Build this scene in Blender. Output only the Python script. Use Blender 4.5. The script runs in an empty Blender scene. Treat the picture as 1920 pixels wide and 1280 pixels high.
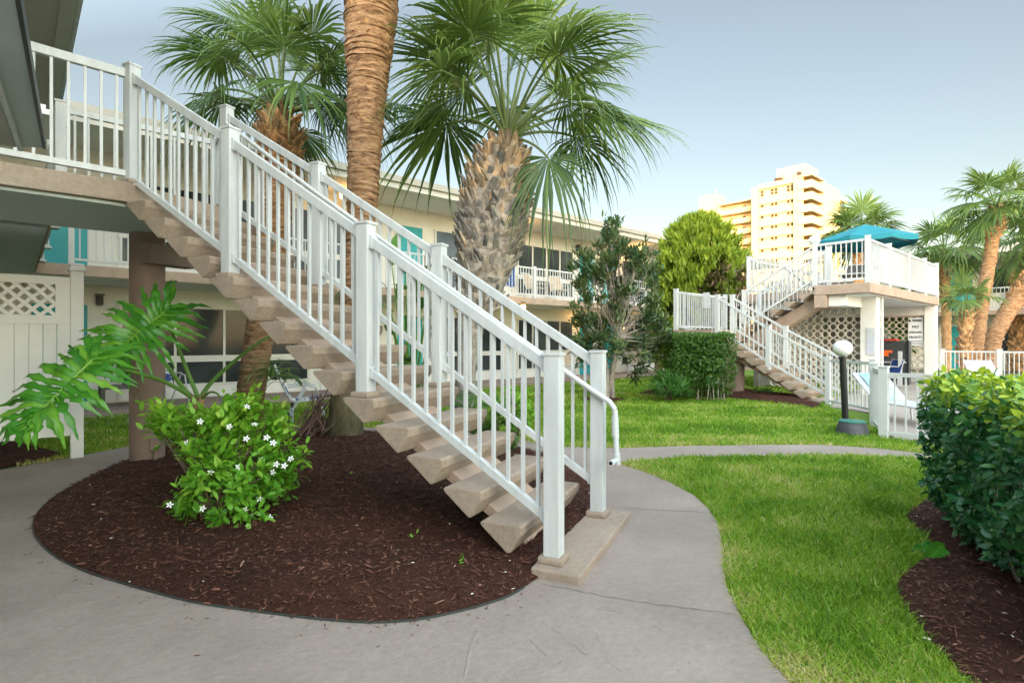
import bpy, bmesh, math, random
import numpy as np
from mathutils import Vector, Matrix
from mathutils.geometry import delaunay_2d_cdt

random.seed(7); RNG = np.random.default_rng(7)
SC = bpy.context.scene
COL = SC.collection
R = math.radians
F = 1039.0; EYE = 1.4; YAW = R(42)

# ------------------------------------------------------------------ surveying
def c2b(X, Y):
    s, c = math.sin(YAW), math.cos(YAW)
    return X*c + Y*s, -X*s + Y*c
def at(u, v, h=0.0):
    Y = (h-EYE)*F/(640-v); X = (u-960)/F*Y
    x, y = c2b(X, Y); return Vector((x, y, h))
def atd(u, v, Y):
    x, y = c2b((u-960)/F*Y, Y); return Vector((x, y, EYE+(640-v)/F*Y))
def aty(u, v, y):
    dx, dy = c2b((u-960)/F, 1); t = y/dy
    return Vector((dx*t, y, EYE+(640-v)/F*t))
def atx(u, v, x):
    dx, dy = c2b((u-960)/F, 1); t = x/dx
    return Vector((x, dy*t, EYE+(640-v)/F*t))

# ------------------------------------------------------------------ materials
def new_mat(name):
    m = bpy.data.materials.new(name); m.use_nodes = True
    nt = m.node_tree; b = nt.nodes['Principled BSDF']
    return m, nt, b
def ramp(nt, stops):
    n = nt.nodes.new('ShaderNodeValToRGB'); cr = n.color_ramp
    cr.elements[0].position, cr.elements[0].color = stops[0][0], (*stops[0][1], 1)
    cr.elements[1].position, cr.elements[1].color = stops[-1][0], (*stops[-1][1], 1)
    for p, c in stops[1:-1]:
        e = cr.elements.new(p); e.color = (*c, 1)
    return n
def noise(nt, scale, detail=4, rough=.55, vec=None):
    n = nt.nodes.new('ShaderNodeTexNoise'); n.inputs['Scale'].default_value = scale
    n.inputs['Detail'].default_value = detail; n.inputs['Roughness'].default_value = rough
    if vec is not None: nt.links.new(vec, n.inputs['Vector'])
    return n
def pos(nt, scale=None):
    g = nt.nodes.new('ShaderNodeNewGeometry')
    if scale is None: return g.outputs['Position']
    mp = nt.nodes.new('ShaderNodeMapping'); mp.inputs['Scale'].default_value = scale
    nt.links.new(g.outputs['Position'], mp.inputs['Vector']); return mp.outputs['Vector']
def pmat(name, col, rough=.55, var=.15, scale=5, bump=0, bscale=60, spec=.4, stretch=None, col2=None):
    m, nt, b = new_mat(name); p = pos(nt, stretch)
    n = noise(nt, scale, 6, .6, p)
    lo = tuple(c*(1-var) for c in col); hi = tuple(min(1, c*(1+var)) for c in (col2 or col))
    r = ramp(nt, [(.3, lo), (.7, hi)])
    nt.links.new(n.outputs['Fac'], r.inputs['Fac']); nt.links.new(r.outputs['Color'], b.inputs['Base Color'])
    b.inputs['Roughness'].default_value = rough; b.inputs['Specular IOR Level'].default_value = spec
    if bump:
        n2 = noise(nt, bscale, 5, .65, p); bp = nt.nodes.new('ShaderNodeBump')
        bp.inputs['Strength'].default_value = bump; bp.inputs['Distance'].default_value = .02
        nt.links.new(n2.outputs['Fac'], bp.inputs['Height']); nt.links.new(bp.outputs['Normal'], b.inputs['Normal'])
    return m
def leafmat(name, stops, rough=.4, trans=.25, spec=.35, bump=0):
    m, nt, b = new_mat(name)
    a = nt.nodes.new('ShaderNodeAttribute'); a.attribute_name = 'rnd'
    r = ramp(nt, stops); nt.links.new(a.outputs['Fac'], r.inputs['Fac'])
    nt.links.new(r.outputs['Color'], b.inputs['Base Color'])
    b.inputs['Roughness'].default_value = rough; b.inputs['Specular IOR Level'].default_value = spec
    t = nt.nodes.new('ShaderNodeBsdfTranslucent'); mx = nt.nodes.new('ShaderNodeMixShader')
    hs = nt.nodes.new('ShaderNodeHueSaturation'); hs.inputs['Value'].default_value = 1.5; hs.inputs['Hue'].default_value = .48
    nt.links.new(r.outputs['Color'], hs.inputs['Color']); nt.links.new(hs.outputs['Color'], t.inputs['Color'])
    mx.inputs['Fac'].default_value = trans
    nt.links.new(b.outputs['BSDF'], mx.inputs[1]); nt.links.new(t.outputs['BSDF'], mx.inputs[2])
    nt.links.new(mx.outputs['Shader'], nt.nodes['Material Output'].inputs['Surface'])
    return m
def emat(name, col, strength):
    m, nt, b = new_mat(name)
    b.inputs['Base Color'].default_value = (*col, 1); b.inputs['Emission Color'].default_value = (*col, 1)
    b.inputs['Emission Strength'].default_value = strength; return m

def concrete_mat(name, lo, hi, joints=False):
    m, nt, b = new_mat(name); p = pos(nt)
    n1 = noise(nt, 1.1, 8, .62, p); n2 = noise(nt, 26, 8, .8, p)
    mx = nt.nodes.new('ShaderNodeMix'); mx.data_type = 'FLOAT'; mx.inputs['Factor'].default_value = .45
    nt.links.new(n1.outputs['Fac'], mx.inputs[2]); nt.links.new(n2.outputs['Fac'], mx.inputs[3])
    mid = tuple((a+c)/2 for a, c in zip(lo, hi))
    r = ramp(nt, [(.34, lo), (.5, mid), (.64, hi)])
    nt.links.new(mx.outputs[0], r.inputs['Fac'])
    # stains: sparse dark specks
    v = noise(nt, 38, 2, .5, p); r2 = ramp(nt, [(.69, (1, 1, 1)), (.78, (.62, .6, .58))])
    nt.links.new(v.outputs['Fac'], r2.inputs['Fac'])
    mm = nt.nodes.new('ShaderNodeMix'); mm.data_type = 'RGBA'; mm.blend_type = 'MULTIPLY'; mm.inputs['Factor'].default_value = .8
    nt.links.new(r.outputs['Color'], mm.inputs[6]); nt.links.new(r2.outputs['Color'], mm.inputs[7])
    nt.links.new(mm.outputs[2], b.inputs['Base Color'])
    b.inputs['Roughness'].default_value = .78; b.inputs['Specular IOR Level'].default_value = .3
    n3 = noise(nt, 30, 8, .75, p); n4 = noise(nt, 5, 5, .6, p)
    ad = nt.nodes.new('ShaderNodeMath'); ad.operation = 'MULTIPLY_ADD'; ad.inputs[1].default_value = 2.2
    nt.links.new(n4.outputs['Fac'], ad.inputs[0]); nt.links.new(n3.outputs['Fac'], ad.inputs[2])
    bp = nt.nodes.new('ShaderNodeBump'); bp.inputs['Strength'].default_value = .55; bp.inputs['Distance'].default_value = .012
    nt.links.new(ad.outputs[0], bp.inputs['Height']); nt.links.new(bp.outputs['Normal'], b.inputs['Normal'])
    return m

M = {}
M['white'] = pmat('white_vinyl', (.56, .582, .585), .38, .12, 7, .06, 20, .45, (1.6, 1.6, .3))
M['vinyl'] = pmat('fence_vinyl', (.86, .885, .90), .4, .05, 3, .05, 20)
M['whitefar'] = pmat('white_painted_metal', (.57, .585, .575), .45, .05, 2)
M['tan'] = concrete_mat('tan_painted_concrete', (.25, .19, .142), (.46, .37, .295))
M['tanside'] = pmat('tan_paint', (.41, .305, .23), .65, .14, 4, .2, 70)
M['column'] = pmat('brown_paint', (.27, .19, .155), .6, .12, 4, .15, 50)
M['concrete'] = concrete_mat('path_concrete', (.245, .20, .168), (.375, .31, .265))
M['concretewarm'] = concrete_mat('walk_concrete', (.27, .235, .215), (.40, .36, .335))
M['crack'] = pmat('crack_dirt', (.19, .17, .15), .9, .3, 20)
M['patio'] = concrete_mat('patio_concrete', (.26, .195, .16), (.36, .28, .24))
M['pool'] = concrete_mat('pool_deck_concrete', (.33, .28, .24), (.43, .38, .33))
M['cream'] = pmat('cream_stucco', (.75, .74, .69), .8, .06, 2, .25, 90)
M['creamlow'] = pmat('white_stucco', (.78, .77, .73), .8, .05, 2, .2, 90)
M['soffit'] = pmat('soffit_paint', (.74, .74, .70), .75, .05, 1.5, .05, 40)
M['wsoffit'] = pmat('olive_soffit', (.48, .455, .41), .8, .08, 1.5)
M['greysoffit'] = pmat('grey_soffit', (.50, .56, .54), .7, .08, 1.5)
M['fascia'] = pmat('fascia_paint', (.52, .50, .44), .6, .05, 2)
M['gutter'] = pmat('gutter_metal', (.36, .34, .29), .5, .05, 2)
M['teal'] = pmat('teal_paint', (.025, .36, .40), .45, .06, 3)
M['frame'] = pmat('window_frame', (.70, .69, .64), .5, .04, 3)
M['black'] = pmat('black_metal', (.02, .02, .02), .4, .2, 5)
M['dark'] = pmat('dark_plastic', (.09, .085, .08), .45, .15, 5)
M['lampglass'] = pmat('opal_globe', (.78, .78, .77), .25, .03, 3)
M['warm'] = emat('warm_lamp', (1, .48, .12), 4.5)
M['canopy'] = pmat('teal_canvas', (.010, .20, .25), .7, .07, 4, .1, 30)
M['blue'] = pmat('blue_strap', (.03, .08, .30), .5, .1, 6)
M['tansling'] = pmat('tan_sling', (.42, .33, .24), .7, .08, 6)
M['hotel'] = pmat('tower_paint', (.56, .43, .245), .8, .04, .2)
M['hotelglass'] = pmat('tower_glass', (.055, .03, .018), .6, .2, .3)
M['breeze'] = pmat('breeze_block', (.58, .53, .45), .85, .07, 4, .2, 60)
M['shade'] = pmat('shade_grey', (.17, .17, .155), .8, .25, 3)  # dark grey standing in for the shade seen through the breeze blocks
M['grey'] = pmat('charcoal_panel', (.055, .06, .065), .5, .1, 3)
M['orange'] = pmat('orange_plastic', (.85, .16, .03), .5, .05, 3)
M['red'] = pmat('red_plastic', (.6, .03, .03), .5, .05, 3)
M['hose'] = pmat('grey_cloth', (.5, .52, .6), .7, .06, 4)
M['boxgreen'] = pmat('green_lid', (.05, .2, .16), .5, .1, 4)
M['stick'] = pmat('dry_stalk', (.16, .09, .065), .8, .35, 12)
M['stem'] = leafmat('plant_stem', [(0, (.09, .21, .03)), (1, (.16, .32, .06))], .4, .05)
M['bark'] = pmat('grey_bark', (.33, .29, .25), .85, .3, 14, .5, 40)
M['bark2'] = pmat('brown_bark', (.13, .09, .06), .85, .3, 14, .5, 40)
M['palmfrond'] = leafmat('palm_leaf', [(0, (.03, .078, .022)), (.5, (.11, .19, .038)), (.8, (.19, .28, .06)), (1, (.28, .31, .10))], .36, .28, .45)
M['petiole'] = leafmat('palm_petiole', [(0, (.10, .16, .05)), (1, (.2, .25, .09))], .45, .05)
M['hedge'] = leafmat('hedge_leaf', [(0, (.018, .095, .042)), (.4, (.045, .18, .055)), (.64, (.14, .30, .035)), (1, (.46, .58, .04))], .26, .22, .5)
M['hedge2'] = leafmat('box_leaf', [(0, (.03, .085, .015)), (.6, (.095, .20, .025)), (1, (.22, .34, .05))], .4, .28)
M['jasmine'] = leafmat('jasmine_leaf', [(0, (.06, .23, .025)), (.5, (.18, .44, .04)), (1, (.46, .62, .08))], .35, .4, .4)
M['philo'] = leafmat('philodendron_leaf', [(0, (.025, .17, .016)), (.6, (.075, .32, .028)), (1, (.28, .56, .06))], .3, .3, .5)
M['conifer'] = leafmat('conifer_spray', [(0, (.07, .12, .010)), (.5, (.17, .26, .018)), (1, (.32, .40, .03))], .6, .2)
M['conbrown'] = leafmat('dead_spray', [(0, (.09, .055, .03)), (1, (.17, .11, .06))], .8, .1)
M['loquat'] = leafmat('loquat_leaf', [(0, (.035, .085, .035)), (.55, (.09, .155, .06)), (.85, (.19, .22, .08)), (1, (.30, .17, .11))], .4, .2)
M['fern'] = leafmat('fern_leaf', [(0, (.03, .12, .02)), (1, (.09, .24, .035))], .45, .25)
M['petal'] = pmat('white_petal', (.85, .85, .86), .5, .02, 5)
M['grass'] = leafmat('grass_blade', [(0, (.075, .17, .012)), (.35, (.16, .335, .022)), (.58, (.29, .43, .04)), (.76, (.50, .47, .15)), (1, (.66, .58, .33))], .5, .42)
M['mulchchip'] = leafmat('mulch_chip', [(0, (.035, .013, .008)), (.5, (.11, .043, .027)), (.85, (.21, .095, .06)), (1, (.40, .24, .16))], .7, 0, .3)
M['litter'] = pmat('fallen_petals', (.7, .64, .52), .7, .2, 30)
M['edging'] = pmat('black_edging', (.04, .05, .045), .5, .2, 6)

def ground_mat(name, stops, sc, bump):
    m, nt, b = new_mat(name); p = pos(nt)
    n = noise(nt, sc, 10, .7, p); n2 = noise(nt, .9, 5, .6, p)
    mx = nt.nodes.new('ShaderNodeMix'); mx.data_type = 'FLOAT'; mx.inputs['Factor'].default_value = .5
    nt.links.new(n.outputs['Fac'], mx.inputs[2]); nt.links.new(n2.outputs['Fac'], mx.inputs[3])
    r = ramp(nt, stops); nt.links.new(mx.outputs[0], r.inputs['Fac']); nt.links.new(r.outputs['Color'], b.inputs['Base Color'])
    b.inputs['Roughness'].default_value = .9; b.inputs['Specular IOR Level'].default_value = .2
    bp = nt.nodes.new('ShaderNodeBump'); bp.inputs['Strength'].default_value = bump; bp.inputs['Distance'].default_value = .03
    nt.links.new(n.outputs['Fac'], bp.inputs['Height']); nt.links.new(bp.outputs['Normal'], b.inputs['Normal'])
    return m
M['lawn'] = ground_mat('lawn_turf', [(.36, (.09, .20, .018)), (.5, (.14, .27, .03)), (.58, (.22, .28, .06)), (.66, (.33, .31, .14))], 24, .8)
M['mulch'] = ground_mat('mulch', [(.35, (.03, .011, .007)), (.55, (.07, .027, .017)), (.7, (.12, .05, .032))], 45, 1.0)
M['ground'] = ground_mat('ground_soil', [(.3, (.10, .12, .05)), (.7, (.2, .2, .12))], 3, .3)

def glass_mat(name, base, stripe, sc=22, curtain=.5):
    m, nt, b = new_mat(name); p = pos(nt)
    w = nt.nodes.new('ShaderNodeTexWave'); w.wave_type = 'BANDS'; w.bands_direction = 'X'
    w.inputs['Scale'].default_value = sc; w.inputs['Distortion'].default_value = 1.2; w.inputs['Detail'].default_value = 1
    nt.links.new(p, w.inputs['Vector'])
    n = noise(nt, .8, 3, .5, p)
    mu = nt.nodes.new('ShaderNodeMath'); mu.operation = 'MULTIPLY'
    nt.links.new(w.outputs['Fac'], mu.inputs[0]); nt.links.new(n.outputs['Fac'], mu.inputs[1])
    r = ramp(nt, [(.15, base), (curtain, stripe)])
    nt.links.new(mu.outputs[0], r.inputs['Fac']); nt.links.new(r.outputs['Color'], b.inputs['Base Color'])
    b.inputs['Roughness'].default_value = .09; b.inputs['Specular IOR Level'].default_value = .22
    return m
M['glass'] = glass_mat('dark_glass_blinds', (.010, .014, .017), (.10, .12, .125))
M['glassblue'] = glass_mat('blue_glass_curtain', (.05, .075, .10), (.17, .21, .25), 30, .4)

def trunk_mat(name, stops, zscale, sc=7, bump=.7, hi=None):
    """fibrous palm trunk: noise squeezed along the trunk, colour also by height (older wood is greyer)"""
    m, nt, b = new_mat(name); p = pos(nt, (sc, sc, sc*zscale))
    n = noise(nt, 1.0, 8, .7, p)
    r = ramp(nt, stops); nt.links.new(n.outputs['Fac'], r.inputs['Fac'])
    out = r.outputs['Color']
    a = nt.nodes.new('ShaderNodeAttribute'); a.attribute_name = 'rnd'
    r2 = ramp(nt, [(0, (.45, .47, .50)), (.55, (.9, .88, .86)), (1, (1.25, 1.1, .95))])
    nt.links.new(a.outputs['Fac'], r2.inputs['Fac'])
    mm = nt.nodes.new('ShaderNodeMix'); mm.data_type = 'RGBA'; mm.blend_type = 'MULTIPLY'; mm.inputs['Factor'].default_value = 1
    nt.links.new(out, mm.inputs[6]); nt.links.new(r2.outputs['Color'], mm.inputs[7])
    nt.links.new(mm.outputs[2], b.inputs['Base Color'])
    b.inputs['Roughness'].default_value = .85; b.inputs['Specular IOR Level'].default_value = .2
    bp = nt.nodes.new('ShaderNodeBump'); bp.inputs['Strength'].default_value = bump; bp.inputs['Distance'].default_value = .03
    nt.links.new(n.outputs['Fac'], bp.inputs['Height']); nt.links.new(bp.outputs['Normal'], b.inputs['Normal'])
    return m
M['trunkring'] = trunk_mat('ringed_palm_trunk', [(.32, (.10, .055, .03)), (.5, (.34, .20, .11)), (.68, (.56, .37, .22))], 4, 6, 1.0)
M['trunkgrey'] = trunk_mat('weathered_palm_boots', [(.3, (.13, .12, .11)), (.5, (.32, .295, .265)), (.7, (.52, .475, .42))], .5, 9)
M['trunkorange'] = trunk_mat('orange_palm_boots', [(.3, (.22, .11, .05)), (.5, (.46, .28, .14)), (.7, (.66, .48, .30))], .5, 9)
M['trunktan'] = trunk_mat('tan_palm_boots', [(.3, (.24, .165, .10)), (.5, (.47, .36, .245)), (.7, (.66, .54, .40))], .5, 9)
M['trunkbase'] = trunk_mat('mossy_palm_base', [(.3, (.07, .065, .035)), (.5, (.15, .135, .075)), (.7, (.24, .21, .13))], .25, 10)

# ------------------------------------------------------------------ mesh helpers
def wloc(o):
    v = Vector((0, 0, 0))
    while o is not None:
        v += o.location; o = o.parent
    return v
def tag(o, label=None, cat=None, group=None, kind=None):
    if label: o['label'] = label
    if cat: o['category'] = cat
    if group: o['group'] = group
    if kind: o['kind'] = kind
    return o
def thing(name, label, cat, loc=(0, 0, 0), group=None, rz=0):
    o = bpy.data.objects.new(name, None); COL.objects.link(o)
    o.location = loc; o.rotation_euler = (0, 0, rz); o.empty_display_size = .2
    return tag(o, label, cat, group)
def link(name, me, parent=None, loc=None):
    o = bpy.data.objects.new(name, me); COL.objects.link(o)
    if parent is not None: o.parent = parent
    if loc is not None: o.location = loc
    return o
def copy_tree(o, parent=None):
    c = o.copy(); COL.objects.link(c); c.parent = parent
    for ch in list(o.children): copy_tree(ch, c)
    return c

class MB:
    def __init__(s): s.v = []; s.f = []; s.rnd = []
    def add(s, vs, fs, r=None):
        n = len(s.v); s.v += [tuple(p) for p in vs]; s.f += [tuple(i+n for i in f) for f in fs]
        s.rnd += [r if r is not None else .5]*len(vs); return s
    def hexa(s, P, r=None):
        return s.add(P, [(0, 3, 2, 1), (4, 5, 6, 7), (0, 1, 5, 4), (1, 2, 6, 5), (2, 3, 7, 6), (3, 0, 4, 7)], r)
    def box(s, x0, x1, y0, y1, z0, z1):
        return s.hexa([(x0, y0, z0), (x1, y0, z0), (x1, y1, z0), (x0, y1, z0), (x0, y0, z1), (x1, y0, z1), (x1, y1, z1), (x0, y1, z1)])
    def obox(s, c, sz, rz=0):
        cx, cy, cz = c; a, b, h = sz[0]/2, sz[1]/2, sz[2]/2; co, si = math.cos(rz), math.sin(rz)
        P = []
        for z in (-h, h):
            for x, y in ((-a, -b), (a, -b), (a, b), (-a, b)): P.append((cx+x*co-y*si, cy+x*si+y*co, cz+z))
        return s.hexa(P)
    def beam(s, p0, p1, w, h):
        p0, p1 = Vector(p0), Vector(p1); d = p1-p0; hd = Vector((d.x, d.y, 0))
        if hd.length < 1e-6: hd = Vector((1, 0, 0))
        sd = Vector((-hd.y, hd.x, 0)).normalized()*w/2; up = Vector((0, 0, h/2))
        return s.hexa([p0-sd-up, p1-sd-up, p1+sd-up, p0+sd-up, p0-sd+up, p1-sd+up, p1+sd+up, p0+sd+up])
    def prism(s, poly, z0, z1):
        n = len(poly); v = [(p[0], p[1], z0) for p in poly]+[(p[0], p[1], z1) for p in poly]
        f = [tuple(range(n-1, -1, -1)), tuple(range(n, 2*n))]+[(i, (i+1) % n, n+(i+1) % n, n+i) for i in range(n)]
        return s.add(v, f)
    def extrude(s, prof, o, ax, up, along, L):
        """profile points (a,b) in the plane (ax,up) swept L along"""
        o, ax, up, along = Vector(o), Vector(ax), Vector(up), Vector(along); n = len(prof)
        v = [o+ax*a+up*b for a, b in prof]+[o+ax*a+up*b+along*L for a, b in prof]
        return s.add(v, [tuple(range(n)), tuple(range(2*n-1, n-1, -1))]+[(i, n+i, n+(i+1) % n, (i+1) % n) for i in range(n)])
    def tube(s, pts, rad, seg=10, cap=True, r=None):
        pts = [Vector(p) for p in pts]; n = len(pts)
        if not hasattr(rad, '__len__'): rad = [rad]*n
        t0 = (pts[1]-pts[0]).normalized(); ref = Vector((0, 0, 1)) if abs(t0.z) < .9 else Vector((1, 0, 0))
        vs = []; side = t0.cross(ref).normalized()
        for i, p in enumerate(pts):
            t = (pts[min(i+1, n-1)]-pts[max(i-1, 0)]).normalized()
            side = (side-t*side.dot(t)).normalized(); up = t.cross(side)
            for k in range(seg):
                a = 2*math.pi*k/seg; vs.append(p+(side*math.cos(a)+up*math.sin(a))*rad[i])
        fs = [(i*seg+k, i*seg+(k+1) % seg, (i+1)*seg+(k+1) % seg, (i+1)*seg+k) for i in range(n-1) for k in range(seg)]
        if cap: fs += [tuple(range(seg-1, -1, -1)), tuple((n-1)*seg+k for k in range(seg))]
        return s.add(vs, fs, r)
    def lathe(s, c, prof, seg=20):
        return s.tube([Vector(c)+Vector((0, 0, z)) for r, z in prof], [max(r, .0005) for r, z in prof], seg)
    def sphere(s, c, r, seg=24, rings=14, sq=1):
        s.tube([Vector(c)+Vector((0, 0, -r*sq*math.cos(math.pi*i/rings))) for i in range(rings+1)],
               [max(r*math.sin(math.pi*i/rings), r*.004) for i in range(rings+1)], seg); return s
    def build(s, name, mat, parent=None, smooth=False, local=False, bevel=0, label=None, attr=False):
        off = Vector((0, 0, 0)) if (parent is None or local) else wloc(parent)
        me = bpy.data.meshes.new(name)
        me.from_pydata([(p[0]-off.x, p[1]-off.y, p[2]-off.z) for p in s.v], [], s.f)
        if attr:
            a = me.attributes.new('rnd', 'FLOAT', 'POINT'); a.data.foreach_set('value', s.rnd)
        bm = bmesh.new(); bm.from_mesh(me)
        if bevel:
            bmesh.ops.bevel(bm, geom=[e for e in bm.edges if e.calc_face_angle(0) > .5], offset=bevel, segments=2, profile=.6, affect='EDGES', clamp_overlap=True)
        bmesh.ops.recalc_face_normals(bm, faces=bm.faces); bm.to_mesh(me); bm.free()
        me.materials.append(mat)
        if smooth: me.polygons.foreach_set('use_smooth', [True]*len(me.polygons)); me.set_sharp_from_angle(angle=R(42))
        o = link(name, me, parent)
        if label: o['label'] = label
        return o
_cubes = {}
def cube(name, mat, parent, c, size, rz=0, bevel=0):
    """an object on a shared cube mesh (posts, balusters)"""
    key = (mat.name, tuple(round(q, 4) for q in size), bevel)
    if key not in _cubes:
        mb = MB().obox((0, 0, 0), size); o = mb.build(name, mat, None, bevel=bevel); _cubes[key] = o.data
        bpy.data.objects.remove(o)
    o = link(name, _cubes[key], parent)
    o.location = Vector(c)-(wloc(parent) if parent is not None else Vector((0, 0, 0))); o.rotation_euler = (0, 0, rz)
    return o
def np_mesh(name, V, tris, quads, mat, parent=None, rnd=None, smooth=False):
    off = wloc(parent) if parent is not None else Vector((0, 0, 0))
    V = V-np.array(off)
    me = bpy.data.meshes.new(name); me.vertices.add(len(V)); me.vertices.foreach_set('co', V.astype(np.float32).ravel())
    nt_, nq = len(tris), len(quads)
    idx = np.concatenate([np.asarray(tris, np.int32).ravel(), np.asarray(quads, np.int32).ravel()])
    st = np.concatenate([np.arange(nt_)*3, nt_*3+np.arange(nq)*4]).astype(np.int32)
    tot = np.concatenate([np.full(nt_, 3), np.full(nq, 4)]).astype(np.int32)
    me.loops.add(len(idx)); me.loops.foreach_set('vertex_index', idx)
    me.polygons.add(nt_+nq); me.polygons.foreach_set('loop_start', st); me.polygons.foreach_set('loop_total', tot)
    if smooth: me.polygons.foreach_set('use_smooth', np.ones(nt_+nq, bool))
    me.update(calc_edges=True)
    if rnd is not None:
        a = me.attributes.new('rnd', 'FLOAT', 'POINT'); a.data.foreach_set('value', rnd.astype(np.float32))
    me.materials.append(mat); me.validate()
    return link(name, me, parent)
def nrm(a): return a/np.maximum(np.linalg.norm(a, axis=-1, keepdims=True), 1e-9)
def leaves(name, P, D, N, L, W, mat, parent=None, rnd=None, fold=.25, droop=.2):
    """one small folded leaf blade per point: base P, along D, facing N"""
    n = len(P); D = nrm(D); S = nrm(np.cross(D, N)); N = np.cross(S, D)
    L = np.broadcast_to(np.asarray(L, float), (n,))[:, None]; W = np.broadcast_to(np.asarray(W, float), (n,))[:, None]
    vs = [P]
    for t, w in ((.3, .85), (.68, .8)):
        c = P+D*L*t-N*L*droop*t*t
        vs += [c-S*W*w*.5+N*W*fold*w*.5, c, c+S*W*w*.5+N*W*fold*w*.5]
    vs.append(P+D*L-N*L*droop)
    V = np.stack(vs, 1).reshape(-1, 3); b = (np.arange(n)*8)[:, None]
    tr = np.concatenate([b+np.array([[0, 2, 1]]), b+np.array([[0, 3, 2]]), b+np.array([[4, 5, 7]]), b+np.array([[5, 6, 7]])])
    qd = np.concatenate([b+np.array([[1, 2, 5, 4]]), b+np.array([[2, 3, 6, 5]])])
    if rnd is None: rnd = RNG.random(n)
    return np_mesh(name, V, tr, qd, mat, parent, np.repeat(rnd, 8))
def rand_dirs(n):
    return nrm(RNG.normal(size=(n, 3)))

def inside(poly, X, Y):
    r = np.zeros(len(X), bool); n = len(poly)
    for i in range(n):
        x0, y0 = poly[i][0], poly[i][1]; x1, y1 = poly[(i+1) % n][0], poly[(i+1) % n][1]
        c = ((y0 > Y) != (y1 > Y)) & (X < (x1-x0)*(Y-y0)/((y1-y0) if abs(y1-y0) > 1e-9 else 1e-9)+x0); r ^= c
    return r
def smooth_poly(pts, n=2, closed=True):
    P = [Vector((p[0], p[1])) for p in pts]
    for _ in range(n):
        Q = []
        for i in range(len(P) if closed else len(P)-1):
            a, b = P[i], P[(i+1) % len(P)]; Q += [a*.75+b*.25, a*.25+b*.75]
        P = Q
    return [(p.x, p.y) for p in P]
def seg_dist(poly, X, Y):
    d = np.full(len(X), 1e9); n = len(poly)
    for i in range(n):
        ax, ay = poly[i][0], poly[i][1]; bx, by = poly[(i+1) % n][0], poly[(i+1) % n][1]
        vx, vy = bx-ax, by-ay; L = vx*vx+vy*vy+1e-12
        t = np.clip(((X-ax)*vx+(Y-ay)*vy)/L, 0, 1); d = np.minimum(d, np.hypot(X-ax-t*vx, Y-ay-t*vy))
    return d
def flat(name, poly, z, mat, thick=0):
    mb = MB(); pts = [Vector((p[0], p[1])) for p in poly]; n = len(pts)
    vv, ee, ff, *_ = delaunay_2d_cdt(pts, [(i, (i+1) % n) for i in range(n)], [list(range(n))], 1, 1e-5)
    mb.add([(v.x, v.y, z) for v in vv], [tuple(f) for f in ff])
    if thick:
        m = MB(); m.v, m.f, m.rnd = mb.v, mb.f, mb.rnd
        b = [(p[0], p[1], z) for p in poly]; c = [(p[0], p[1], z-thick) for p in poly]
        m.add(b+c, [(i, (i+1) % n, n+(i+1) % n, n+i) for i in range(n)]); mb = m
    o = mb.build(name, mat); tag(o, kind='structure'); return o
def vnoise(x, y, s):
    return (np.sin(x*s*1.7+1.3*np.sin(y*s*1.1))+np.sin(y*s*2.3+1.7*np.sin(x*s*.9+2))+np.sin((x+y)*s*1.31+4))/3
def mound(name, poly, step, hmax, mat, z0=.02, edge=.35):
    xs = [p[0] for p in poly]; ys = [p[1] for p in poly]
    gx, gy = np.meshgrid(np.arange(min(xs), max(xs), step), np.arange(min(ys), max(ys), step))
    gx = gx.ravel()+RNG.uniform(-.3, .3, gx.size)*step; gy = gy.ravel()+RNG.uniform(-.3, .3, gy.size)*step
    ok = inside(poly, gx, gy) & (seg_dist(poly, gx, gy) > step*.5); gx, gy = gx[ok], gy[ok]
    pts = [Vector(p[:2]) for p in poly]+[Vector((a, b)) for a, b in zip(gx, gy)]; n = len(poly)
    vv, ee, ff, *_ = delaunay_2d_cdt(pts, [(i, (i+1) % n) for i in range(n)], [list(range(n))], 1, 1e-5)
    X = np.array([v.x for v in vv]); Y = np.array([v.y for v in vv])
    Z = mound_z(poly, X, Y, hmax, z0, edge)
    mb = MB(); mb.add(list(zip(X, Y, Z)), [tuple(f) for f in ff]); o = mb.build(name, mat, smooth=True); tag(o, kind='structure'); return o
def mound_z(poly, X, Y, hmax, z0=.02, edge=.35):
    d = np.clip(seg_dist(poly, X, Y)/edge, 0, 1); return z0+hmax*d*(2-d)*(1+.25*vnoise(X, Y, 3))+.012*vnoise(X, Y, 17)*d

# ------------------------------------------------------------------ world, sun, camera
W = bpy.data.worlds.new('World'); SC.world = W; W.use_nodes = True
nt = W.node_tree; bg = nt.nodes['Background']
sky = nt.nodes.new('ShaderNodeTexSky'); sky.sky_type = 'NISHITA'; sky.sun_disc = False
SKY_LO, SKY_HI = .54, 4.7
SUN_EL, SUN_H = 4.0, 226.0      # heading of the sun, clockwise from +Y
sky.sun_elevation = R(SUN_EL); sky.sun_rotation = R(SUN_H); sky.air_density = 1.0; sky.dust_density = .4; sky.ozone_density = 1.0
tint = nt.nodes.new('ShaderNodeMix'); tint.data_type = 'RGBA'; tint.blend_type = 'MULTIPLY'; tint.inputs['Factor'].default_value = 1
tint.inputs[7].default_value = (1.02, 1.0, .985, 1)
hsv = nt.nodes.new('ShaderNodeHueSaturation'); hsv.inputs['Saturation'].default_value = .74
nt.links.new(sky.outputs['Color'], hsv.inputs['Color']); nt.links.new(hsv.outputs['Color'], tint.inputs[6])
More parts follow.
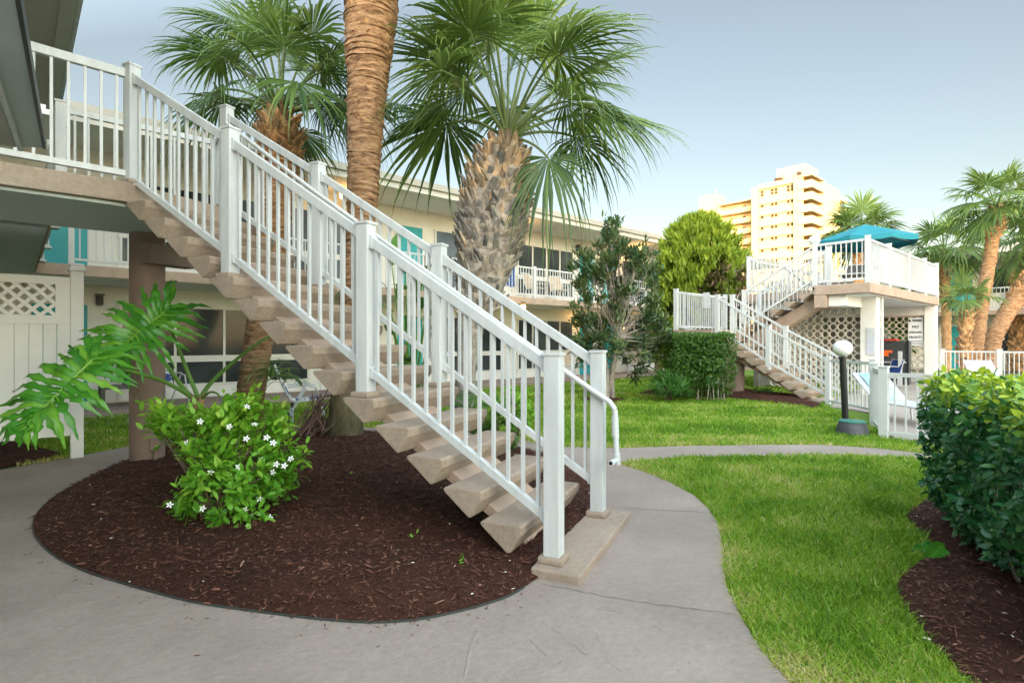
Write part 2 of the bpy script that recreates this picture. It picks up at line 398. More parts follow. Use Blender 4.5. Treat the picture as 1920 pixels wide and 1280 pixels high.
# evening sky: brighter towards the sunset side and overhead than over the tower opposite
tcg = nt.nodes.new('ShaderNodeTexCoord'); dp = nt.nodes.new('ShaderNodeVectorMath'); dp.operation = 'DOT_PRODUCT'
dp.inputs[1].default_value = (math.sin(R(SUN_H))*.6, math.cos(R(SUN_H))*.6, .8); nt.links.new(tcg.outputs['Generated'], dp.inputs[0])
mr = nt.nodes.new('ShaderNodeMapRange'); mr.inputs[1].default_value = -.1; mr.inputs[2].default_value = .8; mr.inputs[3].default_value = SKY_LO; mr.inputs[4].default_value = SKY_HI
nt.links.new(dp.outputs['Value'], mr.inputs[0])
sc_ = nt.nodes.new('ShaderNodeVectorMath'); sc_.operation = 'SCALE'
tm = nt.nodes.new('ShaderNodeMapRange'); tm.inputs[1].default_value = -.5; tm.inputs[2].default_value = .7
nt.links.new(dp.outputs['Value'], tm.inputs[0])
tc = nt.nodes.new('ShaderNodeMix'); tc.data_type = 'RGBA'; tc.inputs[6].default_value = (.965, .972, 1.04, 1); tc.inputs[7].default_value = (1.10, 1.0, .91, 1)
nt.links.new(tm.outputs[0], tc.inputs['Factor']); nt.links.new(tc.outputs[2], tint.inputs[7])
nt.links.new(tint.outputs[2], sc_.inputs[0]); nt.links.new(mr.outputs[0], sc_.inputs['Scale'])
nt.links.new(sc_.outputs[0], bg.inputs['Color']); bg.inputs['Strength'].default_value = .15
sl = bpy.data.lights.new('sun', 'SUN'); sl.energy = 2.0; sl.angle = R(.5); sl.color = (1, .70, .28)
so = bpy.data.objects.new('sun', sl); COL.objects.link(so)
sd = Vector((math.sin(R(SUN_H))*math.cos(R(SUN_EL)), math.cos(R(SUN_H))*math.cos(R(SUN_EL)), math.sin(R(SUN_EL))))
so.rotation_euler = sd.to_track_quat('Z', 'Y').to_euler(); so.location = sd*60
cd = bpy.data.cameras.new('camera'); cam = bpy.data.objects.new('camera', cd); COL.objects.link(cam)
cd.sensor_width = 36; cd.lens = F/1920*36; cd.clip_end = 3000; cd.clip_start = .05
cam.location = (0, 0, EYE); cam.rotation_euler = (R(90), 0, -YAW); SC.camera = cam
vs = SC.view_settings; vs.view_transform = 'Standard'; vs.look = 'None'; vs.exposure = 2.24; vs.gamma = 1

# ------------------------------------------------------------------ ground
GZ = .03
def gp(l, h=None):
    h = GZ if h is None else h
    return _gp(l, h)
def _gp(l, h): return [tuple(at(u, v, h))[:2] for u, v in l]
flat('ground', [(-400, -400), (900, -400), (900, 900), (-400, 900)], -.03, M['ground'])
edge_r = gp([(1155, 868), (1210, 885.5), (1257, 905), (1300, 928), (1327, 952), (1345, 979), (1353, 1014), (1355, 1053), (1362, 1100), (1382, 1143), (1409, 1190), (1440, 1235), (1480, 1280)])
out_l = gp([(0, 881), (121, 860), (256, 834), (340, 819), (450, 806), (600, 800), (760, 803), (900, 812), (1050, 838)])
br_up = gp([(1165, 840), (1290, 836), (1440, 834), (1540, 834), (1640, 840), (1735, 851)])
br_lo = gp([(1735, 859), (1640, 855), (1590, 852.5), (1440, 854.5), (1290, 857)])
path = [(1.75, -.4), (1.5, -4), (-6, -4), (-6, 8.4)]+out_l+br_up+[(9.2, 1.1), (9.6, -3), (8.7, -3), (8.35, 1.2)]+br_lo+edge_r
lawn = [(.4, 8.2), (-6, 8.2), (-6, 12.4), (16, 12.6), (30, 12.6), (30, 7), (16.5, 4.6), (12.7, 4.1), (12.1, 3.2), (9.15, 2.25), (9.0, -5), (1.4, -5), (.8, -3)]
flat('lawn', lawn, GZ-.012, M['lawn'])
flat('path', path, GZ+.004, M['concrete'])
bedpx = [(256, 857), (215, 873), (180, 889), (110, 925), (72, 957), (59, 985), (66, 1012), (100, 1045), (160, 1075), (260, 1105), (360, 1132), (480, 1149), (600, 1164), (706, 1171), (792, 1164), (870, 1146.5), (910, 1135.5), (960, 1119), (1018, 1078)]
bed = gp(bedpx)+[(2.45, 2.30), (3.34, 2.68)]+gp([(1116, 905), (1085, 893), (1058, 872)])+gp([(1030, 852), (900, 824), (760, 815), (620, 808), (480, 812), (380, 822), (312, 838)])
bed = smooth_poly(bed, 1)
mound('mulch_bed', bed, .11, .075, M['mulch'], .04)
# patio along the main building, pool terrace, other beds
flat('patio', [(-6, 12.5), (9.5, 13.35), (14.2, 12.95), (19, 12.35), (30, 12.35), (30, 15), (-6, 15)], .07, M['patio'], .1)
flat('side_path', gp([(150, 800), (150, 768), (215, 765), (330, 762), (330, 790), (256, 800)]), GZ+.0, M['concrete'])
flat('pool_deck', [(9.25, 2.2), (12.2, 3.1), (12.8, 4.2), (14.4, 4.55), (16.0, 5.2), (18, 7.5), (30, 7.5), (30, -12), (9.3, -12)], .03, M['pool'], .04)
bed2 = smooth_poly(gp([(1205, 737), (1260, 747), (1340, 745), (1420, 752), (1500, 760), (1532, 768)])+[(13.9, 4.7), (14.6, 5.6), (15.5, 8.2), (13.2, 9.0), (11.6, 8.4)], 1)
mound('mulch_bed_stairs', bed2, .3, .1, M['mulch'], .025)
bed3 = smooth_poly(gp([(1770, 1032), (1720, 1050), (1678, 1090), (1685, 1120), (1710, 1155), (1740, 1200), (1790, 1248), (1830, 1290)])+[(2.4, -.6), (6, -1.2), (7.2, .8), (5.4, 1.3)], 1)
mound('mulch_bed_hedge', bed3, .12, .05, M['mulch'], .028)
bed4 = smooth_poly(gp([(1085, 748), (1100, 754), (1150, 755), (1182, 749), (1160, 745), (1110, 744)]), 1)
mound('mulch_ring', bed4, .25, .04, M['mulch'], .028)
bed5 = [(-6, 8.5)]+gp([(0, 878), (117, 855), (112, 848), (60, 836), (0, 823)])+[(-6, 11.3)]
mound('mulch_bed_fence', bed5, .2, .03, M['mulch'], .036)
# black plastic edging round the front bed
el = smooth_poly(gp(bedpx), 2, closed=False); e = MB()
for i in range(0, len(el)-2, 1):
    a, b = el[i], el[i+1]; e.beam((a[0], a[1], GZ+.006), (b[0], b[1], GZ+.006), .006, .018)
tag(e.build('bed_edging', M['edging']), kind='structure')
# joints and trowel ridges of the path
def ribbon(pts, w, zc, ze):
    P = [at(u, v, GZ)-Vector((0, 0, 0)) for u, v in pts]; Q = []
    for i in range(len(P)-1):
        n = max(2, int((P[i+1]-P[i]).length/.04))
        for k in range(n): Q.append(P[i].lerp(P[i+1], k/n)+Vector((random.gauss(0, .005), random.gauss(0, .005), 0)))
    Q.append(P[-1]); c = MB(); V = []
    for i, q in enumerate(Q):
        d = (Q[min(i+1, len(Q)-1)]-Q[max(i-1, 0)]).normalized(); sd = Vector((-d.y, d.x, 0))*w*.5*random.uniform(.5, 1.2)*min(1, .15+i/3, .15+(len(Q)-1-i)/3)
        V += [q-sd+Vector((0, 0, ze)), q+Vector((0, 0, zc)), q+sd+Vector((0, 0, ze))]
    return V, [(i*3+k, i*3+k+1, i*3+k+4, i*3+k+3) for i in range(len(Q)-1) for k in (0, 1)]
j = MB()
for pts, w in (([(1018, 1096), (1100, 1112), (1200, 1130), (1380, 1152)], .011), ([(1160, 952), (1240, 957), (1325, 961)], .010), ([(1110, 1141), (1180, 1152)], .006), ([(0, 1010), (62, 1000)], .008), ([(256, 858), (300, 826)], .01)):
    j.add(*ribbon(pts, w, GZ-.03+.0085-.0025-GZ+.03, .0055))
tag(j.build('path_joints', M['crack']), kind='structure')
j = MB()
for pts, w in (([(1070, 1155), (1120, 1190), (1145, 1240), (1165, 1260)], .03), ([(1225, 1172), (1270, 1200), (1335, 1230)], .03), ([(990, 1200), (1025, 1230)], .025), ([(895, 1180), (880, 1225), (870, 1270)], .025), ([(1040, 1180), (1100, 1230)], .02)):
    j.add(*ribbon(pts, w, .0072, .0041))
tag(j.build('path_trowel_ridges', M['concrete'], smooth=True), kind='structure')

# grass
def grass(name, n, poly, excl, near, far, hgt, wid, clear=.0):
    """blades sampled with density falling as 1/d^2 from the camera"""
    th = R(42)+RNG.uniform(R(-46), R(50), n*3); r = near*(far/near)**RNG.random(n*3)
    X = r*np.sin(th); Y = r*np.cos(th); ok = inside(poly, X, Y)
    for e_ in excl: ok &= ~inside(e_, X, Y)
    X, Y, r = X[ok][:n], Y[ok][:n], r[ok][:n]; m = len(X)
    st = vnoise(X, Y, 1.6)*.5+vnoise(X, Y, 5.3)*.35+RNG.normal(0, .48, m)
    dm = np.abs(seg_dist(path, X, Y)); st += np.clip(.35-dm, 0, .35)*1.2
    rnd = np.clip(.43+.42*st+.10*vnoise(X*1.3+4, Y*1.3, 2.7), 0, 1)
    sc = np.clip(r/4.5, .75, 2.6); h = hgt*RNG.uniform(.45, 1.25, m)*np.clip(1.25-.5*rnd, .5, 1.2)*np.clip(sc, .9, 1.25); w = wid*sc*RNG.uniform(.7, 1.3, m)
    a = RNG.uniform(0, 6.283, m); S = np.stack([np.cos(a), np.sin(a), 0*a], 1); b = RNG.uniform(0, 6.283, m)
    ln = RNG.uniform(.15, 1.1, m)*np.where(rnd > .7, 1.6, 1); T = np.stack([np.cos(b)*ln, np.sin(b)*ln, np.ones(m)], 1)
    P = np.stack([X, Y, np.full(m, GZ-.014)], 1); mid = P+T*(h*.55)[:, None]*np.array([.6, .6, 1]); tip = P+T*h[:, None]*np.array([1.1, 1.1, .9])
    w = w[:, None]
    V = np.stack([P-S*w*.5, P+S*w*.5, mid+S*w*.42, mid-S*w*.42, tip], 1).reshape(-1, 3)
    k = (np.arange(m)*5)[:, None]
    return np_mesh(name, V, k+np.array([[3, 2, 4]]), k+np.array([[0, 1, 2, 3]]), M['grass'], None, np.repeat(rnd, 5))
g = grass('grass', 200000, lawn, [path, bed, bed2, bed3, bed4, bed5, [(9.2, 2.1), (13, 4.4), (30, 7), (30, -9), (9.2, -9)]], 1.6, 24, .056, .0075)
tag(g, 'short green lawn grass with straw coloured patches', 'grass', kind='stuff')
# mulch chips
def chips(n, poly, hm, z0, edge, sz=1.0):
    xs = [p[0] for p in poly]; ys = [p[1] for p in poly]
    X = RNG.uniform(max(min(xs), -1), max(xs), n*3); Y = RNG.uniform(min(ys), max(ys), n*3); ok = inside(poly, X, Y); X, Y = X[ok][:n], Y[ok][:n]
    return np.stack([X, Y, mound_z(poly, X, Y, hm, z0, edge)], 1)
CP = np.concatenate([chips(52000, bed, .075, .04, .35), chips(13000, bed3, .05, .028, .35), chips(9000, bed2, .1, .025, .35), chips(4000, bed5, .03, .036, .35)])
m = len(CP); a = RNG.uniform(0, 6.283, m); D = np.stack([np.cos(a), np.sin(a), RNG.normal(0, .25, m)], 1)
N = np.stack([RNG.normal(0, .45, m), RNG.normal(0, .45, m), np.ones(m)], 1)
CP[:, 2] += RNG.uniform(-.002, .014, m)
big = np.where(RNG.random(m) < .12, 1.7, 1)
o = leaves('mulch_chips', CP, D, N, RNG.uniform(.012, .048, m)*big, RNG.uniform(.004, .010, m)*big, M['mulchchip'], None, np.clip(RNG.beta(2, 3, m)+.25*(RNG.random(m) < .04), 0, 1), .1, .05)
tag(o, 'dark red brown shredded bark mulch covering the planting beds', 'mulch', kind='stuff')
q = np.array([p_ for p_ in smooth_poly(gp(bedpx), 2, closed=False)]); k = RNG.integers(0, len(q), 150); sp = np.stack([q[k, 0], q[k, 1]], 1); cen_ = np.array([1.6, 5.0])
sp += nrm(sp-cen_)*(RNG.exponential(.07, 150)[:, None]+.01)+RNG.normal(0, .02, (150, 2)); sp = np.concatenate([sp, np.full((150, 1), GZ+.008)], 1); a = RNG.uniform(0, 6.283, 150)
o = leaves('spilled_chips', sp, np.stack([np.cos(a), np.sin(a), 0*a], 1), np.stack([RNG.normal(0, .2, 150), RNG.normal(0, .2, 150), 1+0*a], 1), RNG.uniform(.01, .035, 150), RNG.uniform(.003, .008, 150), M['mulchchip'], None, RNG.random(150), .1, .05)
tag(o, 'bark chips spilled from the bed onto the concrete path', 'mulch', kind='stuff')
lp = np.concatenate([chips(120, bed, .075, .052, .35), chips(35, bed3, .05, .04, .35)]); m = len(lp)
a = RNG.uniform(0, 6.283, m)
o = leaves('fallen_petals', lp, np.stack([np.cos(a), np.sin(a), .15+0*a], 1), np.stack([RNG.normal(0, .3, m), RNG.normal(0, .3, m), np.ones(m)], 1), RNG.uniform(.012, .035, m), RNG.uniform(.008, .016, m), M['litter'])
tag(o, 'pale fallen petals and leaf bits scattered over the dark mulch', 'petals', kind='stuff')

# ------------------------------------------------------------------ railings
def rail_flight(parent, p0, p1, mats, hb=.14, ht=1.1, spacing=.105, rot=0, bal=.02, rw=.05, rh=.07, pw=.05, bw=.05, bh=.055):
    """top rail, bottom rail and single balusters between two post feet"""
    p0, p1 = Vector(p0), Vector(p1); d = p1-p0; hl = Vector((d.x, d.y, 0)).length
    a = p0+d*(pw/hl); b = p1-d*(pw/hl); up = Vector((0, 0, 1))
    MB().beam(a+up*ht, b+up*ht, rw, rh).build('top_rail', mats, parent, bevel=.006 if rh > .06 else 0)
    MB().beam(a+up*hb, b+up*hb, bw, bh).build('bottom_rail', mats, parent)
    if bh >= .055:
        for hh, q in ((ht, rh), (hb, bh)):
            for e0, e1 in ((a, b), (b, a)): MB().beam(e0+up*hh, e0+(e1-e0).normalized()*.03+up*hh, rw+.012, q+.012).build('bracket', mats, parent)
    n = max(1, int(round(hl/spacing)))
    h = ht-hb-(rh+bh)/2+.02
    for i in range(1, n):
        c = p0+d*(i/n)+up*((ht+hb)/2-(rh-bh)/4)
        cube('baluster', mats, parent, c, (bal, bal, h), rot)
def post(parent, p, h, mats, w=.1, rot=0, base=True, basemat=None):
    p = Vector(p)
    o = cube('post', mats, parent, p+Vector((0, 0, h/2)), (w, w, h), rot, bevel=.006 if w > .09 else 0)
    c = MB().obox((p.x, p.y, p.z+h+.005), (w+.014, w+.014, .018), rot).build('cap', mats, parent)
    if base: MB().obox((p.x, p.y, p.z+.02), (w+.055, w+.055, .04), rot).build('base_plate', basemat or mats, parent, bevel=.012)
    return o

# ------------------------------------------------------------------ the main staircase
S0 = Vector((2.15, 2.68, 0)); U = Vector((-.398, .917, 0)).normalized(); T = Vector((U.y, -U.x, 0)); UP = Vector((0, 0, 1))
RUN, RISE, SW = .273, .18, 1.15; SROT = math.atan2(T.y, T.x)
def st(u, t, z): return S0+U*u+T*t+UP*z
stair = thing('staircase', 'nearest tan concrete staircase with wedge shaped treads rising over the mulch bed', 'staircase', st(-.4, .55, 0))
prof = [(0, -.012), (.012, 0), (.262, 0), (.278, -.012), (.272, -.062), (.262, -.075), (.205, -.168), (.185, -.172), (.012, -.03)]
for k in range(14):
    m = MB(); ji = random.uniform(-.006, .006)
    m.extrude(prof, st(k*RUN+ji, -.0+random.uniform(-.006, .006), .29+RISE*k), -U, UP, T, SW)
    m.build('tread', M['tan'], stair, bevel=.006)
m = MB()
m.extrude([(.245, .07), (.16, .20), (-3.60, 2.69), (-3.60, 2.59)], st(0, .20, 0), -U, UP, T, .62)
m.build('stringer', M['tanside'], stair)
blk = MB(); b4 = [st(-.36, -.06, 0), st(-.36, 1.24, 0), st(-.66, 1.24, 0), st(-.66, -.06, 0)]
blk.prism([(p.x, p.y) for p in b4], -.05, .085).build('base_block', M['tan'], stair, bevel=.012)

US = [-.45, .96, 2.33, 3.60]; ZS = [.085, 1.01, 1.91, 2.81]; HS = [1.235, 1.217, 1.2, 1.07]
def stair_rail(t, label):
    r = thing('stair_railing', label, 'railing', st(US[0], t, .1), 'white railings of the nearest staircase')
    for u, z, h in zip(US, ZS, HS): post(r, st(u, t, z), h, M['white'], .1, SROT, True, M['tan'])
    for i in range(3):
        h0, h1 = HS[i], HS[i+1]
        rail_flight(r, st(US[i], t, ZS[i]+h0-1.217), st(US[i+1], t, ZS[i+1]+h1-1.217), M['white'], .21, 1.125, .104, SROT, .021, .05, .08, .05, .045, .055)
    return r
stair_rail(.09, 'white picket railing on the near left side of the closest staircase')
fr = stair_rail(1.06, 'white picket railing with round grab pipe on far side of the closest staircase')
# round handrail pipe on the inner face of the far railing
tp = .975; pts = [st(3.5, tp, 2.81+.86)]
for u in (2.3, .95, -.42): pts.append(st(u, tp, .1+(u+.45)*.657+.92))
pts += [st(-.56, tp, .955), st(-.60, tp, .90)]
MB().tube(pts, .021, 12).build('handrail', M['white'], fr, smooth=True)
pts = [st(-.60, tp, .90), st(-.61, tp, .62), st(-.615, tp, .53)]
hp = MB().tube(pts, .021, 12); hp.tube([st(-.615, tp+.02, .53), st(-.60, tp-.12, .53)], .021, 12)
hp.tube([st(-.605, tp, .70), st(-.60, tp, .85)], .026, 12).tube([st(-.615, tp, .50), st(-.613, tp, .58)], .027, 12)
hp.build('handrail_return', M['white'], fr, smooth=True)
MB().tube([st(-.6, tp-.1215, .53), st(-.6, tp-.123, .53)], .014, 10).build('pipe_mouth', M['black'], fr)

# landing slab between the stair head and the wing
ld = [(-1.5, 5.9), (.64, 5.9), tuple(st(3.52, -.02, 0))[:2], tuple(st(3.6, 1.2, 0))[:2], (1.95, 7.52), (-1.5, 7.52)]
land = thing('landing', 'tan edged concrete landing slab at the top of the nearest staircase', 'landing', (.3, 6.7, 2.6))
m = MB(); m.prism(ld, 2.63, 2.81); m.build('slab', M['tan'], land, bevel=.01)
m = MB(); m.prism([(p[0]*.995, p[1]+(.05 if p[1] < 6 else -.05)) for p in ld[:1]]+[(.62, 5.96), tuple(st(3.58, .05, 0))[:2], tuple(st(3.66, 1.1, 0))[:2], (1.9, 7.46), (-1.49, 7.46)], 2.60, 2.627)
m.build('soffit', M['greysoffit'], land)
lr = thing('landing_railing', 'white railing along the near edge of the upper landing, cut by the left edge', 'railing', (.4, 5.97, 2.81))
pA = st(3.60, .09, 2.81)
rail_flight(lr, (-1.0, 5.95, 2.81), (pA.x, pA.y+.02, 2.81), M['white'], .1, 1.0, .112, 0, .022, .05, .075, .05, .05, .05)
lr2 = thing('landing_railing', 'white railing on the far side of the upper landing behind the stair head', 'railing', (1.2, 7.4, 2.81))
pB = st(3.60, 1.06, 2.81); c1 = Vector((1.85, 7.42, 2.81)); c2 = Vector((.37, 7.42, 2.81))
for p in (c1, c2): post(lr2, p, 1.07, M['white'], .1)
rail_flight(lr2, pB, c1, M['white'], .1, 1.0, .11, 0, .022, .05, .06); rail_flight(lr2, c1, c2, M['white'], .1, 1.0, .11, 0, .022, .05, .06)

colm = thing('column', 'round brown column holding up the landing, small conduit box near its foot', 'column', (1.12, 7.36, 0))
MB().tube([(1.12, 7.36, .0), (1.12, 7.36, 2.6)], .172, 32).build('shaft', M['column'], colm, smooth=True)
MB().obox((1.30, 7.25, 2.36), (.55, .2, .22), SROT).build('bracket', M['column'], colm, bevel=.01)
d = Vector((1.12, 7.36, 0)); v = (Vector((0, 0, 0))-d).normalized(); sx = Vector((-v.y, v.x, 0)); q = d+v*.185+sx*.07
cb = MB().obox((q.x, q.y, .27), (.09, .05, .13), math.atan2(sx.y, sx.x)); cb.build('conduit_box', M['column'], colm, bevel=.006)
MB().tube([(q.x, q.y, .02), (q.x, q.y, .21)], .014, 8).build('conduit', M['column'], colm)

# ------------------------------------------------------------------ left wing
wing = thing('motel_wing', 'motel wing at upper left showing only its dark eave and olive roof soffit', 'building', (-1.2, 4, 0))
m = MB(); m.box(-1.45, -1.25, 2.4, 14.7, -.02, 5.42); m.build('wall', M['cream'], wing)
m = MB(); m.box(-1.25, .30, 7.6, 12.98, 2.63, 2.81); m.build('walkway_slab', M['tan'], wing)
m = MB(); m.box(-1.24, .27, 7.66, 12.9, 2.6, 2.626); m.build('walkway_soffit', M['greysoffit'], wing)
m = MB(); m.box(-7, .42, 2.2, 12.4, 5.45, 5.62); m.build('roof', M['wsoffit'], wing)
m = MB(); m.box(.42, .57, 2.2, 12.55, 5.43, 5.66); m.build('roof_fascia', M['fascia'], wing)
m = MB(); m.box(.575, .62, 2.2, 12.6, 5.44, 5.80); m.build('gutter', M['white'], wing)
ev = [(.151, 4.72), (.012, 2.72), (-.11, .95), (-1.24, .95), (-1.24, 4.86), (.0, 4.84)]
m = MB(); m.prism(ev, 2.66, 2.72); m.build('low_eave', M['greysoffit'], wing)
m = MB()
for a, b in ((ev[2], ev[1]), (ev[1], ev[0])): m.beam((*a, 2.69), (*b, 2.69), .016, .075)
m.build('drip_edge', M['black'], wing)
m = MB(); m.beam((-.065, 3.50, 2.645), (.035, 4.80, 2.645), .022, .028); m.beam((-.26, 1.0, 2.645), (-.065, 3.50, 2.645), .022, .028); m.build('eave_bead', M['white'], wing)
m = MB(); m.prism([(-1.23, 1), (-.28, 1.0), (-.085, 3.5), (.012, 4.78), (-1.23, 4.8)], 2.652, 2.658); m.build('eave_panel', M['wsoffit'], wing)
for y in (3.2, 8.6, 10.6):
    m = MB(); m.box(-1.249, -1.20, y, y+.9, .02 if y < 5 else 2.83, 2.05 if y < 5 else 4.9); m.build('door', M['teal'], wing)
wr = thing('walkway_railing', 'white railing along the left wing upper walkway beyond the landing', 'railing', (.36, 10, 2.81))
prev = None
for y in (7.55, 9.0, 11.0, 12.9):
    post(wr, (.36, y, 2.81), 1.07, M['white'], .1)
    if prev: rail_flight(wr, (.36, prev, 2.81), (.36, y, 2.81), M['white'], .1, 1.0, .115, 0, .022, .045, .05)
    prev = y

# ------------------------------------------------------------------ vinyl privacy fence on the left
fp = Vector((.56, 8.32, 0)); fn = thing('privacy_fence', 'white vinyl privacy fence panel with lattice top at the left edge', 'fence', (fp.x-.5, fp.y, 0))
cube('post', M['vinyl'], fn, fp+Vector((0, 0, 1.12)), (.125, .125, 2.24), 0, .008)
pc = MB().obox((fp.x, fp.y, 2.25), (.16, .16, .05)); pc.obox((fp.x, fp.y, 2.295), (.13, .13, .05)); pc.build('post_cap', M['vinyl'], fn, bevel=.015)
x0, x1 = fp.x-2.4, fp.x-.06
def fbox(nm, a, b, z0, z1, th=.045, mat='vinyl'): return MB().box(a, b, fp.y-th/2, fp.y+th/2, z0, z1).build(nm, M[mat], fn)
fbox('top_rail', x0, x1, 2.06, 2.15, .06); fbox('middle_rail', x0, x1, 1.60, 1.70, .06); fbox('bottom_rail', x0, x1, .30, .42, .06)
m = MB(); n = 19
for i in range(n):
    a = x1-(i+1)*.123; m.box(a+.0025, a+.1205, fp.y-.018, fp.y+.018, .42, 1.60)
m.build('board_panel', M['vinyl'], fn, bevel=.003)
fbox('lattice_stile', x1-.135, x1, 1.70, 2.06, .05)
la = MB(); lx1 = x1-.135; h = .36
for i in range(-4, 24):
    for sgn, dy in ((1, -.008), (-1, .008)):
        a = lx1-i*.135; b0 = Vector((a, fp.y+dy, 1.70)); b1 = Vector((a-sgn*h, fp.y+dy, 2.06))
        # clip to the opening
        xs = [b0.x, b1.x]
        if max(xs) > lx1 or min(xs) < x0:
            t0, t1 = 0, 1
            for lim, up_ in ((lx1, True), (x0, False)):
                if (b0.x > lim) == up_ and (b1.x > lim) == up_: t0 = 2; break
                if (b0.x-lim)*(b1.x-lim) < 0:
                    t = (lim-b0.x)/(b1.x-b0.x)
                    if (b0.x > lim) == up_: t0 = max(t0, t)
                    else: t1 = min(t1, t)
            if t0 >= t1: continue
            b0, b1 = b0.lerp(b1, t0), b0.lerp(b1, t1)
        dz = Vector((sgn*.0, 0, .035)); wdt = .027
        la.hexa([b0+Vector((-wdt, -.007, 0)), b0+Vector((wdt, -.007, 0)), b0+Vector((wdt, .007, 0)), b0+Vector((-wdt, .007, 0)), b1+Vector((-wdt, -.007, 0)), b1+Vector((wdt, -.007, 0)), b1+Vector((wdt, .007, 0)), b1+Vector((-wdt, .007, 0))])
la.build('lattice', M['vinyl'], fn)

# ------------------------------------------------------------------ the long motel building behind
WY, BY, FL, RZ = 14.77, 13.0, 2.82, 5.45
mot = thing('motel_building', 'long two storey cream motel block with teal doors behind the palms', 'building', (14, WY, 0))
m = MB(); m.box(-6, 31, WY, WY+6, 0, FL-.2); m.build('ground_wall', M['cream'], mot)
m = MB(); m.box(-6, 31, WY+.003, WY+6, FL-.2, RZ+.02); m.build('upper_wall', M['cream'], mot)
m = MB(); m.box(-6, 31.5, BY+.0, WY-.003, 2.62, 2.82); m.build('walkway_slab', M['tanside'], mot)
m = MB(); m.box(-6, 31.4, BY+.08, WY-.01, 2.605, 2.617); m.build('walkway_soffit', M['soffit'], mot)
m = MB(); m.box(-6, 31.5, BY-.02, WY+6.5, RZ+.02, RZ+.2); m.build('roof', M['soffit'], mot)
m = MB(); m.box(.65, 31.55, BY-.065, BY-.025, RZ, RZ+.20); m.build('roof_fascia', M['fascia'], mot)
m = MB(); m.box(.65, 31.6, BY-.14, BY-.07, RZ+.16, RZ+.33); m.box(.65, 31.6, BY-.07, BY+.3, RZ+.203, RZ+.31); m.build('gutter', M['gutter'], mot)
def door(x0, x1, z):
    d = MB().box(x0, x1, WY-.03, WY-.002, z, z+2.1).build('door', M['teal'], mot)
    f = MB().box(x0-.06, x0, WY-.045, WY-.002, z, z+2.16).box(x1, x1+.06, WY-.045, WY-.002, z, z+2.16).box(x0, x1, WY-.045, WY-.002, z+2.1, z+2.16); f.build('door_frame', M['cream'], d)
    MB().sphere((x0+.08, WY-.055, z+1.0), .03, 10, 6).build('handle', M['dark'], d)
def window(x0, x1, z, n, low=True, glass='glass'):
    f = MB(); zb, zt = z+1.0, z+2.1; fw = .055
    f.box(x0-fw, x1+fw, WY-.05, WY-.002, zt, zt+fw); f.box(x0-fw, x1+fw, WY-.06, WY-.002, zb-.15, zb)
    for i in range(n+1):
        x = x0+(x1-x0)*i/n; hw = fw*.5 if 0 < i < n else fw*.5
        f.box(x-hw, x+hw, WY-.048, WY-.002, zb, zt)
        if low: f.box(x-hw, x+hw, WY-.048, WY-.002, z+.34, zb-.15)
    if low: f.box(x0-fw, x1+fw, WY-.05, WY-.002, z+.28, z+.34)
    w = f.build('window', M['frame'], mot)
    g = MB()
    for i in range(n):
        a, b = x0+(x1-x0)*i/n+fw*.5, x0+(x1-x0)*(i+1)/n-fw*.5
        g.box(a, b, WY-.02, WY-.004, zb, zt)
        if low: g.box(a, b, WY-.02, WY-.004, z+.34, zb-.15)
    g.build('pane', M[glass], w)
    MB().box(x0-fw, x1+fw, WY-.03, WY-.002, z+.02, z+.275).build('apron', M['creamlow'], w)
G0 = .07
for x0, x1 in ((.27, 1.17), (8.6, 9.5), (16.9, 17.75), (18.35, 19.2), (25.4, 26.3)):
    door(x0, x1, G0); door(x0, x1, FL)
for x0, x1, n in ((1.75, 5.9, 4), (6.3, 7.9, 2), (10.0, 12.8, 3), (13.56, 16.5, 4), (19.7, 23.3, 4), (23.7, 25.0, 2), (26.8, 30, 3)):
    window(x0, x1, G0, n)
    window(x0, x1, FL, n, True, 'glassblue' if x0 in (6.3, 10.0) else 'glass')
for x in (20.1, 28.0): MB().box(x-.13, x+.13, BY-.0, BY+.26, .07, 2.604).build('pillar', M['column'], mot)
MB().box(6.35, 6.6, BY+.01, BY+.25, .07, 2.604).build('pillar', M['column'], mot)
MB().tube([(11.2, 14.2, RZ+.2), (11.2, 14.2, RZ+.75)], .05, 8).build('vent_pipe', M['gutter'], mot)
xs = [.75, 4.6, 8.5, 12.7, 16.7, 20.7, 24.7, 28.7]
lb = ['leftmost, behind the staircase pickets', 'between the ringed palm trunk and the leaning palm', 'just left of the fat palm trunk', 'right of the fat palm trunk', 'behind the small leafy tree and teal doors', 'beside the round conifer', 'hidden behind the round conifer']
for i in range(len(xs)-1):
    r = thing('balcony_railing', 'white railing section of the motel walkway, '+lb[i], 'railing', ((xs[i]+xs[i+1])/2, BY+.06, FL), 'railing sections of the cream motel walkway')
    for x in (xs[i]+.05,) + ((xs[i+1]+.05,) if i == len(xs)-2 else ()): cube('post', M['whitefar'], r, (x, BY+.06, FL+.52), (.09, .09, 1.05))
    rail_flight(r, (xs[i]+.05, BY+.06, FL), (xs[i+1]+.05, BY+.06, FL), M['whitefar'], .1, .98, .125, 0, .022, .04, .045, .05, .04, .04)

